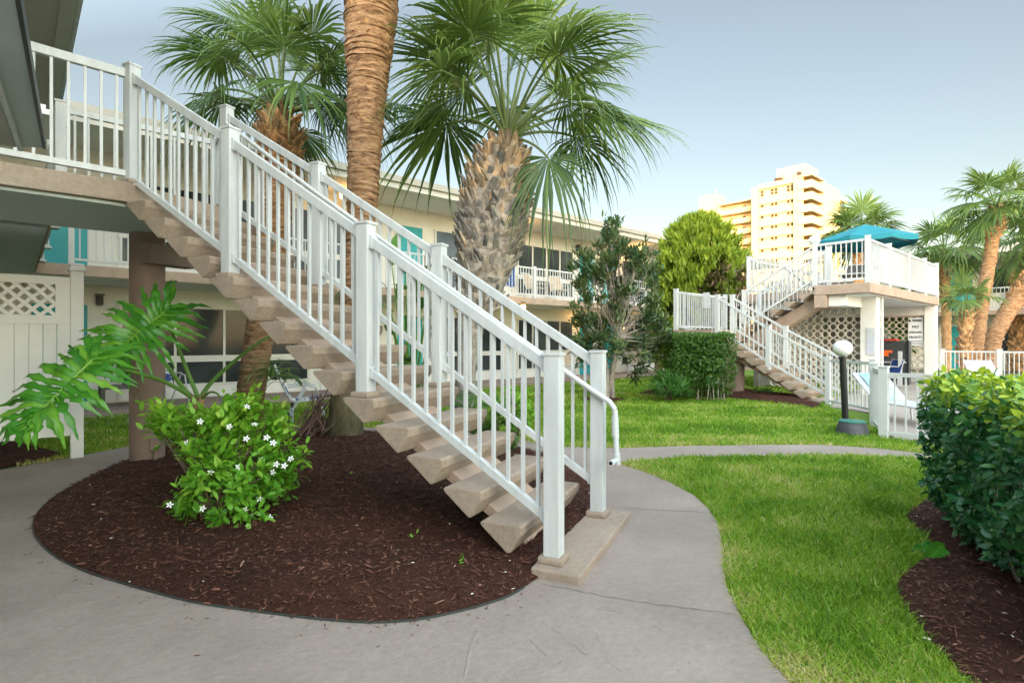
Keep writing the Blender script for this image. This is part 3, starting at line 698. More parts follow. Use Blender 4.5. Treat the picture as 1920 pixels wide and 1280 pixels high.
def ceiling_lamp(x, y, z, label):
    l = thing('ceiling_lantern', label, 'lamp', (x, y, z), 'lit lanterns of the cream motel')
    MB().lathe((x, y, z), [(.07, 0), (.07, -.03), (.03, -.05), (.03, -.09)], 14).build('mount', M['dark'], l, smooth=True)
    MB().lathe((x, y, z), [(.065, -.09), (.075, -.13), (.07, -.27), (.04, -.29)], 14).build('glass_shade', M['warm'], l, smooth=True)
    pl = bpy.data.lights.new('lantern_light', 'POINT'); pl.energy = 2.2; pl.color = (1, .55, .2); pl.shadow_soft_size = .08
    po = bpy.data.objects.new('lantern_light', pl); COL.objects.link(po); po.parent = l; po.location = (0, 0, -.36)
for u, v, z, t in ((642, 352, RZ+.02, 'lit amber lantern under the motel roof, seen left of the ringed palm trunk'), (980, 414, RZ+.02, 'lit amber lantern under the motel roof, just right of the fat palm trunk'), (1200, 458, RZ+.02, 'lit amber lantern under the motel roof above the small leafy tree'),
                   (981, 566, 2.605, 'lit amber lantern under the motel walkway, above the brown ground floor window')):
    p = at(u, v, z); ceiling_lamp(p.x, p.y, z, t)
def sconce(u, v, lit, label):
    p = aty(u, v, WY); x, z = p.x, p.z
    l = thing('wall_sconce', label, 'lamp', (x, WY, z), 'wall sconces of the cream motel')
    MB().box(x-.06, x+.06, WY-.04, WY-.003, z-.1, z+.12).box(x-.08, x+.08, WY-.19, WY-.041, z+.1, z+.13).build('bracket', M['dark'], l)
    MB().lathe((x, WY-.11, z-.1), [(.05, 0), (.065, .02), (.065, .18), (.05, .19)], 12).build('glass_shade', M['warm'] if lit else M['dark'], l, smooth=True)
    if lit:
        pl = bpy.data.lights.new('sconce_light', 'POINT'); pl.energy = 2.2; pl.color = (1, .55, .2); pl.shadow_soft_size = .08
        po = bpy.data.objects.new('sconce_light', pl); COL.objects.link(po); po.parent = l; po.location = (0, -.28, 0)
sconce(186, 563, False, 'dark wall sconce beside the teal door behind the lattice fence')
sconce(1081, 466, False, 'dark wall sconce on the upper motel wall left of the teal doors')
sconce(1078, 602, True, 'glowing wall sconce left of the ground floor teal door')
sconce(1168, 618, True, 'glowing wall sconce seen through the small leafy tree')
sconce(1160, 480, True, 'glowing wall sconce on the upper motel wall behind the small leafy tree')
sconce(1266, 643, True, 'glowing wall sconce between the brown pillar and the clipped hedge')

# ------------------------------------------------------------------ chairs
def sling_chair(label, group, sling, fr='white'):
    c = thing('patio_chair', label, 'chair', (0, 0, 0), group)
    f = MB()
    for s in (-.27, .27):
        f.tube([(s, .30, .0), (s, .22, .60), (s, .10, .64), (s, -.22, .62)], .014, 8)
        f.tube([(s, -.30, .0), (s, -.18, .40), (s, .22, .45)], .014, 8)
        f.tube([(s*.93, -.18, .40), (s*.93, -.27, .62), (s*.88, -.42, 1.0)], .014, 8)
    f.tube([(-.24, -.42, 1.0), (.24, -.42, 1.0)], .014, 8); f.tube([(-.27, .22, .45), (.27, .22, .45)], .014, 8); f.tube([(-.27, -.30, .02), (.27, -.30, .02)], .012, 8)
    f.build('frame', M[fr], c, smooth=True, local=True)
    MB().add([(-.25, .24, .455), (.25, .24, .455), (.25, .0, .42), (-.25, .0, .42), (-.25, -.19, .41), (.25, -.19, .41)], [(0, 1, 2, 3), (3, 2, 5, 4)]).build('seat', M[sling], c, local=True)
    MB().add([(-.24, -.19, .41), (.24, -.19, .41), (.24, -.28, .64), (-.24, -.28, .64), (-.22, -.425, 1.0), (.22, -.425, 1.0)], [(0, 1, 2, 3), (3, 2, 5, 4)]).build('backrest', M[sling], c, local=True)
    return c
ch = sling_chair('tan patio chair, left one of the pair under the small leafy tree', 'tan patio chairs', 'tansling')
pch = [(1190, 697, .07, 2.3, None), (1222, 695, .07, 3.9, 'tan sling patio chair on the motel patio, beside the brown pillar'),
       (1068, 706, .07, 2.6, 'tan sling patio chair seen between the white end posts of the near staircase'),
       (1003, 560, FL, 3.3, 'tan sling chair on the upper walkway behind the balcony railing'), (1048, 566, FL, 2.7, 'dark looking sling chair on the upper walkway near the upper teal door')]
for u, v, z, rz, l in pch:
    if z > 1: p = aty(u, 560, 13.9); p.z = z
    else: p = aty(u, v, 13.6); p.z = z
    c = ch if l is None else copy_tree(ch)
    c.location = p; c.rotation_euler.z = rz
    if l: c['label'] = l
# towel hanging over the balcony rail, and small table
p = aty(957, 520, BY+.12); tw = MB()
nn = 9
for i in range(nn):
    pass
g = []
for k in range(7):
    for i in range(9): g.append((p.x-.22+.055*i, p.y+.03*math.sin(i*1.3+k*.4)+.02, FL+.98-.11*k+.01*math.sin(i)))
tw.add(g, [(k*9+i, k*9+i+1, (k+1)*9+i+1, (k+1)*9+i) for k in range(6) for i in range(8)])
t = tw.build('towel', M['blue'], smooth=True); tag(t, 'dark blue towel hanging inside the balcony railing right of the fat palm', 'towel')
tb = thing('side_table', 'small dark brown plastic side table on the patio behind the round column', 'table', aty(222, 758, 13.9))
p = tb.location.copy(); p.z = .07; tb.location = p
MB().obox((p.x, p.y, .47), (.62, .5, .07)).build('table_top', M['dark'], tb, bevel=.02)
for sx, sy in ((-1, -1), (1, -1), (1, 1), (-1, 1)):
    MB().beam((p.x+sx*.26, p.y+sy*.2, .44), (p.x+sx*.30, p.y+sy*.23, .08), .07, .02).obox((p.x+sx*.28, p.y+sy*.215, .26), (.07, .06, .36)).build('leg', M['dark'], tb)
# strap chair beneath the stairs
def strap_chair(loc, rz, label):
    c = thing('strap_chair', label, 'chair', loc, None, rz)
    f = MB()
    for s in (-.29, .29):
        f.tube([(s, .34, 0), (s, .20, .42), (s, .16, .60), (s, -.02, .66), (s, -.30, .62)], .016, 8)
        f.tube([(s, -.36, 0), (s, -.10, .42), (s, .0, .60)], .016, 8)
        f.tube([(s*.92, .26, .40), (s*.92, -.22, .36), (s*.92, -.36, .62), (s*.92, -.50, .98)], .016, 8)
    f.tube([(-.27, -.50, .98), (.27, -.50, .98)], .016, 8); f.tube([(-.27, .26, .40), (.27, .26, .40)], .016, 8)
    f.build('frame', M['white'], c, smooth=True, local=True)
    for part, rng in (('seat', [(.22-.075*i, .40-.0065*i) for i in range(6)]), ('backrest', None)):
        for i in range(6 if part == 'seat' else 8):
            if rng: y, z, dy, dz = rng[i][0], rng[i][1]+.012, .055, .004
            else:
                tt = i/8; y = -.24-.27*tt; z = .42+.56*tt; dy, dz = -.025, .055
            MB().add([(-.27, y, z), (.27, y, z), (.27, y+dy, z+dz), (-.27, y+dy, z+dz)], [(0, 1, 2, 3)]).build(part+'_strap', M['blue'] if i % 4 in (1, 2) and i > 0 else M['white'], c, local=True)
    return c
p = at(573, 789, 0.01); strap_chair((p.x, p.y, .01), R(-110), 'white metal chair with blue and white straps seen under the staircase')
p = at(318, 760, .07); strap_chair((p.x, 13.6, .07), R(200), 'white strap chair half hidden behind the round brown column')

# ------------------------------------------------------------------ second staircase and sun deck
RS = .18; X2 = 13.3; Y2 = 4.84; RN2 = .286; SW2 = 1.12; N2 = 9
s2 = thing('staircase', 'tan concrete switchback staircase climbing to the sun deck on the right', 'staircase', (14, 6, 0))
for k in range(N2):
    MB().extrude(prof, (X2, Y2+k*RN2, .09+RS*k), (0, -1, 0), UP, (1, 0, 0), SW2).build('tread', M['tan'], s2)
zl = .09+RS*N2; yl = Y2+(N2-1)*RN2+.02
MB().extrude([(.35, -.25), (.1, .0), (-N2*RN2+.1, zl-.16), (-N2*RN2+.1, zl-.42)], (X2+.38, Y2, 0), (0, -1, 0), UP, (1, 0, 0), .36).build('stringer', M['tanside'], s2)
MB().box(X2, 16.15, yl, yl+1.1, zl-.17, zl).build('middle_landing', M['tan'], s2, bevel=.01)
XU = 15.0; NU = 6; ru = (2.8-zl)/NU; yt = 5.28; rnu = (yl-yt)/(NU-1) if NU > 1 else .3
for k in range(1, NU):
    MB().extrude([(-a, b) for a, b in prof], (XU, yl-(k-1)*.37-.02+.02, zl+ru*k), (0, -1, 0), UP, (1, 0, 0), SW2-.02) if False else MB().extrude(prof, (XU, yl-(k-1)*rnu-.28, zl+ru*k), (0, 1, 0), UP, (1, 0, 0), SW2-.02).build('tread', M['tan'], s2)
MB().extrude([(.0, zl-.2), (yt-yl, 2.62), (yt-yl, 2.3), (.0, zl-.6)], (XU+.38, yl, 0), (0, 1, 0), UP, (1, 0, 0), .36).build('upper_stringer', M['tanside'], s2)
p = at(1381, 730, .12); cxx = X2+.56; cyy = atx(1383, 640, X2+.56).y+.35
MB().tube([(cxx, cyy-.35, .0), (cxx, cyy-.35, zl-.62)], .17, 20).build('column', M['column'], s2, smooth=True)
MB().tube([(15.6, yl+.8, .0), (15.6, yl+.8, zl-.17)], .17, 20).build('column', M['column'], s2, smooth=True)
def flight(label, pts, spacing=.115, ht=1.02, hp=1.1, w=.1, group='white railings of the sun deck and its staircase', bal=.022, hb=.1, cat='railing', name='stair_railing', skip=()):
    c = sum((Vector(p) for p in pts), Vector())/len(pts)
    r = thing(name, label, cat, (c.x, c.y, min(p[2] for p in pts)), group)
    for i, p in enumerate(pts):
        if i in skip: continue
        cube('post', M['whitefar'], r, Vector(p)+Vector((0, 0, hp/2)), (w, w, hp)); MB().obox((p[0], p[1], p[2]+hp+.008), (w+.02, w+.02, .018)).build('cap', M['whitefar'], r)
    for a, b in zip(pts, pts[1:]): rail_flight(r, a, b, M['whitefar'], hb, ht, spacing, 0, bal, .045, .055, w/2, .045, .05)
    return r
lo = lambda y: .17+RS*((y-Y2)/RN2)
flight('white sloping railing on the near side of the far stair lower flight', [(X2+.06, 4.42, .0), (X2+.06, 5.72, lo(5.72)), (X2+.06, 7.0, lo(7.0))], hb=.19, ht=.98, hp=1.05)
flight('white sloping railing on the inner side of the far stair lower flight', [(X2+1.06, 4.42, .0), (X2+1.06, 5.72, lo(5.72)), (X2+1.06, 7.1, lo(7.1))], hb=.19, ht=.98, hp=1.05)
flight('white railing round the corner of the far stair middle landing above the clipped hedge', [(X2+.06, 7.02, lo(7.0)-.06), (X2+.06, yl+1.04, zl), (16.1, yl+1.04, zl)], skip=(0,))
flight('white sloping railing on the near side of the far stair upper flight', [(XU+.05, 7.1, zl), (XU+.05, yt, 2.8)], hb=.17)
flight('white sloping railing on the far side of the far stair upper flight', [(XU+1.05, 7.1, zl), (XU+1.05, yt, 2.8)])
nt_ = MB().box(X2-.012, X2-.002, 7.18, 7.36, zl+.55, zl+.95); o = nt_.build('notice', M['white']); tag(o, 'small white notice fixed to the middle landing railing above the hedge', 'notice')

deck = thing('sun_deck', 'raised sun deck on cream columns with tan slab edge at the right', 'deck', (19, 5.5, 0))
MB().prism([(15.0, 4.05), (22.15, 4.05), (22.15, 7.6), (16.12, 7.6), (16.12, 5.28), (15.0, 5.28)], 2.56, 2.8).build('slab', M['tanside'], deck, bevel=.015)
MB().prism([(15.12, 4.17), (22.03, 4.17), (22.03, 7.5), (16.2, 7.5), (16.2, 5.2), (15.12, 5.2)], 2.54, 2.557).build('soffit', M['soffit'], deck)
MB().box(15.0, 16.1, 5.02, 5.28, 2.25, 2.557).build('stair_beam', M['tanside'], deck)
MB().box(15.15, 16.3, 4.6, 5.0, 2.28, 2.538).build('beam', M['cream'], deck)
MB().box(16.3, 16.66, 4.27, 4.63, 0, 2.538).build('column', M['cream'], deck, bevel=.01)
MB().box(21.75, 22.05, 4.07, 4.37, 0, 2.537).build('column', M['cream'], deck, bevel=.01)
MB().box(21.78, 22.02, 4.37, 7.4, 2.26, 2.537).build('beam', M['cream'], deck)
MB().box(16.35, 16.62, 4.63, 7.4, 2.30, 2.536).build('beam', M['cream'], deck)
MB().box(16.61, 22.0, 7.41, 7.55, 0, 2.535).build('added_back_wall', M['shade'], deck)  # added wall, coloured dark so the breeze block holes look shaded
MB().box(22.03, 22.15, 5.76, 7.40, 0, 2.258).build('added_end_wall', M['shade'], deck)  # added too, in the same dark grey, closing the bright gap behind
for nm, px_, zb, h in (('downpipe', 16.28, 0, 2.53),): MB().tube([(16.69, 4.24, .02), (16.69, 4.24, 2.53)], .03, 8).build(nm, M['whitefar'], deck)
def breeze(x, y0, y1, z0, z1, label):
    b = thing('breeze_block_screen', label, 'screen', (x, (y0+y1)/2, z0), 'breeze block screens under the sun deck')
    m = MB(); c = .205; ny = int((y1-y0)/c+.5); nz = int((z1-z0)/c+.5); n = 18
    for i in range(ny):
        for k in range(nz):
            cy, cz = y0+c*(i+.5)*(y1-y0)/(ny*c), z0+c*(k+.5)*(z1-z0)/(nz*c); ro, ri, d = .101, .078, .045
            P = []
            for xx in (-d, d):
                for r_ in (ro, ri): P += [(x+xx, cy+r_*math.cos(2*math.pi*q/n), cz+r_*math.sin(2*math.pi*q/n)) for q in range(n)]
            Fq = []
            for q in range(n):
                e_ = (q+1) % n
                Fq += [(q, e_, n+e_, n+q), (2*n+q, 3*n+q, 3*n+e_, 2*n+e_), (q, 2*n+q, 2*n+e_, e_), (n+q, n+e_, 3*n+e_, 3*n+q)]
            m.add(P, Fq)
            # small webs tying neighbouring rings
            for dy, dz in ((.5, 0), (0, .5)): m.obox((x, cy+dy*c, cz+dz*c), (.05, .03 if dy == 0 else .02, .03 if dy else .02))
    m.build('ring_blocks', M['breeze'], b)
    MB().box(x-.03, x+.03, y0, y1, z1+.001, z1+.03).build('head', M['breeze'], b)
breeze(16.5, 4.64, 7.0, .1, 2.29, 'cream breeze block screen of round holes behind the far stair rail')
breeze(21.9, 4.38, 5.75, .1, 2.25, 'cream breeze block screen of round holes behind the warning sign')
def text_mesh(name, body, size, mat, parent, loc, rot, align='CENTER', bold=0.0, fit=0):
    cu = bpy.data.curves.new(name, 'FONT'); cu.body = body; cu.size = size; cu.align_x = align; cu.extrude = .002; cu.offset = bold
    t = bpy.data.objects.new(name, cu); COL.objects.link(t); bpy.context.view_layer.update()
    me = bpy.data.meshes.new_from_object(t.evaluated_get(bpy.context.evaluated_depsgraph_get())); bpy.data.objects.remove(t)
    me.materials.clear(); me.materials.append(mat); o = link(name, me, parent)
    xs_ = [v.co.x for v in me.vertices]; wd = max(xs_)-min(xs_)
    if fit and wd > fit: o.scale = (fit/wd, 1, 1)
    o.location = Vector(loc)-wloc(parent); o.rotation_euler = rot; return o
# warning sign on the screen
p0, p1 = atx(1703, 596, 21.84), atx(1731, 648, 21.84)
sg = thing('warning_sign', 'white painted warning sign with black lettering on the breeze block screen', 'sign', (21.83, (p0.y+p1.y)/2, p1.z))
MB().box(21.82, 21.85, p1.y, p0.y, p1.z, p0.z).build('board', M['vinyl'], sg)
rot = (R(90), 0, R(-90)); cy = (p0.y+p1.y)/2; hh = p0.z-p1.z
for body, sz, dz, dy in (('WARNING', .112, .12, -.045), ('NO', .115, .31, 0), ('LIFEGUARD', .088, .47, 0), ('ON DUTY', .10, .62, 0), ('NO DIVING', .06, .74, 0)):
    if body == 'NO DIVING':
        for q in (0, .07): MB().box(21.815, 21.8195, cy-.17, cy+.17, p1.z+.06+q, p1.z+.085+q).build('small_print', M['grey'], sg)
        continue
    text_mesh('lettering', body, sz, M['black'], sg, (21.816, cy+dy, p0.z-dz*hh/.85), rot, bold=.003, fit=(p0.y-p1.y)*(.66 if body == 'WARNING' else .88))
ty = cy+(p0.y-p1.y)*.40; tz = p0.z-.115*hh/.85
MB().add([(21.816, ty+.045, tz), (21.816, ty-.045, tz), (21.816, ty, tz+.085), (21.8195, ty+.045, tz), (21.8195, ty-.045, tz), (21.8195, ty, tz+.085)], [(0, 1, 2), (3, 5, 4), (0, 3, 4, 1), (1, 4, 5, 2), (2, 5, 3, 0)]).build('warning_triangle', M['black'], sg)
# notice board on the near deck column
p = aty(1645, 645, 4.255); nb = thing('notice_board', 'narrow white notice with grey print on the front deck column', 'notice', (16.5, 4.25, p.z))
MB().box(16.31, 16.55, 4.245, 4.266, 1.05, 1.75).build('board', M['white'], nb)
MB().box(16.272, 16.294, 4.29, 4.48, 1.05, 1.75).build('side_board', M['white'], nb)
for z0, z1 in ((1.1, 1.3), (1.34, 1.5), (1.62, 1.66)):
    MB().box(16.34, 16.52, 4.240, 4.2445, z0, z1).build('print_block', M['hose'], nb); MB().box(16.267, 16.2715, 4.31, 4.46, z0, z1).build('print_block', M['hose'], nb)
# deck railings
ys = 4.11; dl = 'white sun deck railing '
flight(dl+'on the short side from the stair head to the front corner', [(15.06, 5.26, 2.8), (15.06, 4.12, 2.8)], .12, skip=(0,), name='deck_railing')
flight(dl+'along the long front edge under the teal umbrella', [(15.06, ys, 2.8), (16.75, ys, 2.8), (18.6, ys, 2.8), (20.5, ys, 2.8), (22.08, ys, 2.8)], .125, skip=(0,), name='deck_railing')
flight(dl+'round the stair opening behind the upper flight', [(16.2, 5.35, 2.8), (16.2, 7.5, 2.8)], .125, name='deck_railing')
flight(dl+'along the back edge, seen through the stair pickets', [(16.2, 7.52, 2.8), (19.1, 7.52, 2.8), (22.08, 7.52, 2.8)], .13, skip=(0,), name='deck_railing')
# deck furniture
ub = thing('umbrella', 'teal canvas umbrella open over the raised sun deck', 'umbrella', (18.3, 5.08, 2.8))
um = MB(); c = Vector((18.3, 5.08, 0)); n = 8; rings = [(0, 4.78), (.42, 4.64), (.88, 4.47), (1.28, 4.32)]
vs_ = []
for r_, z in rings:
    for k in range(n*4):
        a = 2*math.pi*k/(n*4); ph = abs((k % 4)-0)/4; sag = (1 if k % 4 else 0)*(.06*r_/1.42) * (1.3 if k % 4 == 2 else 1)
        rr = r_*(1-(.055 if k % 4 == 2 else .04 if k % 4 else 0)); vs_.append((c.x+rr*math.cos(a), c.y+rr*math.sin(a), z-sag*.7))
N4 = n*4
um.add(vs_, [(i*N4+k, i*N4+(k+1) % N4, (i+1)*N4+(k+1) % N4, (i+1)*N4+k) for i in range(3) for k in range(N4)])
b0 = 3*N4; um.add([(x, y, z) for x, y, z in vs_[b0:]]+[(x, y, z-.13) for x, y, z in vs_[b0:]], [(k, (k+1) % N4, N4+(k+1) % N4, N4+k) for k in range(N4)])
o = um.build('canopy', M['canopy'], ub, smooth=False)
sm = o.modifiers.new('thickness', 'SOLIDIFY'); sm.thickness = .004
MB().tube([(c.x, c.y, 2.82), (c.x, c.y, 4.74)], .025, 10).build('pole', M['whitefar'], ub, smooth=True)
for k in range(n):
    a = 2*math.pi*k/n; MB().tube([(c.x, c.y, 4.62), (c.x+1.24*math.cos(a), c.y+1.24*math.sin(a), 4.29)], .011, 6).build('rib', M['whitefar'], ub)
MB().lathe((c.x, c.y, 2.801), [(.28, 0), (.28, .05), (.05, .09), (.04, .3)], 18).build('base', M['dark'], ub, smooth=True)
def lounge(loc, rz, label, mat='blue', ang=.75):
    l = thing('lounge_chair', label, 'lounge chair', loc, None, rz); f = MB()
    for s in (-.3, .3):
        f.tube([(s, .95, .33), (s, -.25, .33), (s, -.25-.75*math.cos(ang), .33+.75*math.sin(ang))], .017, 8)
        for y in (.75, -.2): f.tube([(s, y, .33), (s, y+.06, 0)], .016, 8)
    f.tube([(-.3, .95, .33), (.3, .95, .33)], .017, 8); f.tube([(-.3, -.25-.75*math.cos(ang), .33+.75*math.sin(ang)), (.3, -.25-.75*math.cos(ang), .33+.75*math.sin(ang))], .017, 8)
    f.build('frame', M['white'], l, smooth=True, local=True)
    MB().add([(-.29, .94, .345), (.29, .94, .345), (.29, -.25, .345), (-.29, -.25, .345)], [(0, 1, 2, 3)]).build('seat', M[mat], l, local=True)
    MB().add([(-.29, -.25, .345), (.29, -.25, .345), (.29, -.25-.74*math.cos(ang), .34+.74*math.sin(ang)), (-.29, -.25-.74*math.cos(ang), .34+.74*math.sin(ang))], [(0, 1, 2, 3)]).build('backrest', M[mat], l, local=True)
    return l
lounge((18.0, 6.3, 2.801), R(200), 'blue lounge chair on the sun deck behind the upper stair pickets')
lounge((16.9, 4.9, 2.801), R(100), 'blue lounge chair on the sun deck under the teal umbrella', 'dark', .6)
def globe_lamp(p, h, r, label, lean=(0, 0)):
    g = thing('globe_lamp', label, 'lamp', p, 'globe lamp posts'); p = Vector(p); q = p+Vector((lean[0], lean[1], h))
    MB().tube([p, q], .048, 14).build('pole', M['black'], g, smooth=True)
    MB().tube([q-(q-p).normalized()*.01, q+Vector((0, 0, .03))], .062, 14).build('collar', M['black'], g)
    MB().sphere(q+Vector((0, 0, r+.02)), r, 28, 16, .92).build('globe', M['lampglass'], g, smooth=True)
p = at(1586, 806, 0); q = atd(1580, 672, Vector((p.x*math.sin(YAW)+p.y*math.cos(YAW), 0, 0)).x)
globe_lamp((p.x, p.y, 0), 1.13, .142, 'white globe lamp on a leaning black pole beside the green lidded utility box', (q.x-p.x, q.y-p.y))
globe_lamp((16.35, 5.75, 2.801), 1.2, .15, 'white globe lamp on a dark pole up on the sun deck')
p = at(1598, 818, 0); ux = thing('utility_box', 'dark grey utility box with green lid at the foot of the globe lamp', 'box', p)
MB().lathe(p, [(.235, 0), (.205, .12), (.175, .21), (.168, .215)], 22).build('body', M['grey'], ux, smooth=True)
MB().lathe(p+Vector((0, 0, .216)), [(.178, 0), (.178, .016), (.16, .026)], 22).build('lid', M['boxgreen'], ux, smooth=True)
# pool gate fence
fp_ = [(X2+.06, 4.42, 0), (12.2, 3.25, 0), (10.4, 2.75, 0), (9.25, 2.33, 0)]
fl = 'white pool fence '
flight(fl+'from the far stair foot past the globe lamp', [(X2+.02, 4.38, .0), (12.2, 3.25, .0)], .125, .98, 1.05, .1, 'white fences round the pool terrace', skip=(0,), name='pool_fence', cat='fence')
flight(fl+'seen edge on behind the globe lamp box', [(12.2, 3.25, 0), (10.4, 2.75, 0), (9.25, 2.33, 0)], .125, .95, 1.03, .11, 'white fences round the pool terrace', skip=(0,), name='pool_fence', cat='fence')
flight(fl+'running behind the clipped hedge in the right foreground', [(9.25, 2.33, 0), (9.15, .6, 0), (9.1, -1.2, 0)], .13, .93, 1.02, .1, 'white fences round the pool terrace', skip=(0,), name='pool_fence', cat='fence')
flight(fl+'beyond the terrace in front of the far palms', [(22.3, 4.0, 0), (22.3, 2.6, 0), (22.3, .95, 0), (22.3, -.8, 0), (22.3, -2.6, 0)], .11, 1.08, 1.16, .12, 'white fences round the pool terrace', name='pool_fence', cat='fence')
# things under the deck
cb = thing('storage_cabinet', 'tall charcoal cabinet standing under the sun deck before the breeze blocks', 'cabinet', (20.9, 4.9, 0))
pa, pb = atx(1650, 640, 20.9), atx(1703, 640, 20.9)
MB().box(20.9, 21.25, pb.y, pa.y+.1, .02, 1.42).build('body', M['grey'], cb, bevel=.01)
MB().box(20.87, 20.899, pb.y-.02, pb.y+.04, .02, 1.44).build('side_frame', M['black'], cb)
MB().box(20.86, 20.899, pb.y+.05, pa.y, .72, .76).build('shelf_edge', M['hose'], cb)
ra = thing('rescue_float', 'orange rescue float hanging on the charcoal cabinet', 'float', (20.85, pa.y-.2, 1.0))
q0 = atx(1650, 655, 20.85); q1 = atx(1673, 668, 20.85)
MB().box(20.82, 20.855, q1.y+.1, q0.y+.05, q1.z, q0.z-.03).box(20.81, 20.857, q1.y, q0.y-.1, q0.z-.10, q0.z-.02).build('float_body', M['orange'], ra, bevel=.004)
q0 = atx(1650, 639, 20.85); q1 = atx(1682, 644, 20.85)
o = MB().box(20.8, 21.1, q1.y, q0.y, 1.425, 1.48).build('red_board', M['red']); tag(o, 'bright red board lying on top of the charcoal cabinet', 'board')
pf = thing('pipe_rack', 'white pipe rack standing before the charcoal cabinet', 'rack', (20.3, 4.75, 0))
qa = atx(1687, 660, 20.3)
f = MB(); f.box(20.28, 20.33, qa.y-.06, qa.y+.04, .02, 1.1); f.build('upright', M['white'], pf)
f = MB(); f.tube([(20.3, qa.y+.04, .62), (20.3, qa.y+.8, .62)], .02, 8).tube([(20.3, qa.y+.8, .62), (20.3, qa.y+.8, .02)], .02, 8); f.build('cross_bar', M['white'], pf)
p = atx(1668, 690, 20.2); lc = lounge((20.1, p.y, .033), R(60), 'small blue pool chair standing under the sun deck before the cabinet', 'blue', 1.1); lc.scale = (.7, .6, .8)
p = at(1712, 800, 0); lounge((p.x+.4, p.y+.25, .013), R(140), 'reclined pool lounger with pale striped towel behind the white fence', 'hose', .65)
tw = MB(); g = []
for k in range(11):
    tt = k/10; base = Vector((p.x+.4, p.y+.25, 0)); s = -.25-.72*math.cos(.65)*tt; z = .36+.74*math.sin(.65)*tt+.012*math.sin(k*1.1)
    co, si = math.cos(R(140)), math.sin(R(140))
    for w_ in (-.2, -.07, .07, .2): g.append((base.x+w_*co-s*si, base.y+w_*si+s*co, z+.012))
tw.add(g, [(k*4+i, k*4+i+1, k*4+i+5, k*4+i+4) for k in range(10) for i in range(3)])
o = tw.build('towel', pmat('teal_green_towel', (.35, .62, .55), .9, .4, 9), smooth=True); tag(o, 'pale teal and green towel draped over the lounger back behind the pool fence', 'towel')
p = at(1768, 705, 0); lounge((18.5, 2.3, .013), R(120), 'pool lounger with pale violet sling before the far white fence', 'hose', .8)

# ------------------------------------------------------------------ right wing behind the far palms
rw = thing('motel_wing', 'two storey motel wing with teal door and outside stairs behind the far palms', 'building', (34, 0, 0))
MB().box(35, 41, -26, 9, 0, 5.4).build('wall', M['cream'], rw)
MB().box(33.2, 34.99, -26, 9, 2.62, 2.82).build('walkway_slab', M['tanside'], rw)
MB().box(32.9, 41.5, -26, 9.4, 5.41, 5.75).build('roof', M['fascia'], rw)
for y in (5.6, 1.0, -4.5, -9):
    for z in (.05, 2.83): MB().box(34.95, 34.995, y-.5, y+.5, z, z+2.1).build('door', M['teal'], rw)
for y in (3.4, -1.8, -7):
    for z in (.05, 2.83):
        w = MB().box(34.94, 34.995, y-1.2, y+1.2, z+.8, z+2.1).build('window', M['frame'], rw)
        MB().box(34.925, 34.938, y-1.1, y-.03, z+.9, z+2.0).box(34.925, 34.938, y+.03, y+1.1, z+.9, z+2.0).build('pane', M['glass'], w)
p = atx(1800, 560, 33.25); MB().box(33.235, 33.26, p.y-.9, p.y+.6, 2.9, 3.75).build('teal_screen', M['teal'], rw)
flight('white walkway railing on the motel wing behind the far palms', [(33.3, 9, 2.82), (33.3, 5.5, 2.82), (33.3, 2.2, 2.82)], .14, name='balcony_railing', group='railings of the far motel wing')
fs = thing('staircase', 'far outside staircase at the right edge behind the leaning palm', 'staircase', (31, 0, 0))
for k in range(14): MB().extrude(prof, (32.0, 1.6-k*.28, 2.64-.18*k), (0, -1, 0), UP, (1, 0, 0), 1.1).build('tread', M['tan'], fs)
MB().extrude([(0, 2.62), (.3, 2.62), (4.2, 0), (3.7, 0)], (32.4, 1.8, 0), (0, -1, 0), UP, (1, 0, 0), .35).build('stringer', M['tanside'], fs)
flight('white sloping railing of the far outside staircase at the right edge', [(31.98, 1.8, 2.82), (31.98, -.1, 1.6), (31.98, -2.2, .25)], .13, group='railings of the far motel wing')

# ------------------------------------------------------------------ sunlit tower block
XT = 137.7
tw_ = thing('apartment_tower', 'tall cream apartment tower glowing in low sun beyond the round conifer', 'building', (145, 55, 0))
def AX(u, x): return atx(u, 640, x).y
def ZX(u, v, x): return atx(u, v, x).z
def AY(u, y): return aty(u, 640, y).x
yc = AX(1489, XT); yL = AX(1410, XT); ztop = ZX(1489, 334, XT)
yc2 = AX(1505, XT); fh = 22.1*130/F
MB().box(XT+.5, XT+14, yc, yL, 0, ztop-.9).build('main_block', M['hotel'], tw_)
MB().box(XT-.35, XT+.45, yc-2, yc, 0, ztop+.3).box(XT-.35, XT+.45, yL-1.6, yL, 0, ztop-.4).build('pilasters', M['hotel'], tw_)
for k in range(12):
    z = ztop-.9-k*fh
    MB().box(XT, XT+.499, yc+.01, yL-1.61, z-1.15, z).build('spandrel', M['hotel'], tw_) if k else MB().box(XT-.15, XT+.499, yc+.01, yL-1.61, z-.2, z+1.0).build('parapet', M['hotel'], tw_)
    zz = z-.25
    if k > 8: continue
    for u0, u1, nn in ((1426, 1433, 1), (1445, 1459, 2), (1475, 1489, 2)):
        a, b = AX(u1, XT+.5), AX(u0, XT+.5)
        w = MB().box(XT+.42, XT+.495, a-.12, b+.12, zz-1.75, zz-.1).build('window', M['hotel'], tw_)
        g = MB()
        for i in range(nn):
            for j_ in range(2):
                g.box(XT+.38, XT+.415, a+(b-a)*i/nn+.1, a+(b-a)*(i+1)/nn-.1, zz-1.65+j_*.77, zz-.98+j_*.77)
        g.build('pane', M['hotelglass'], w)
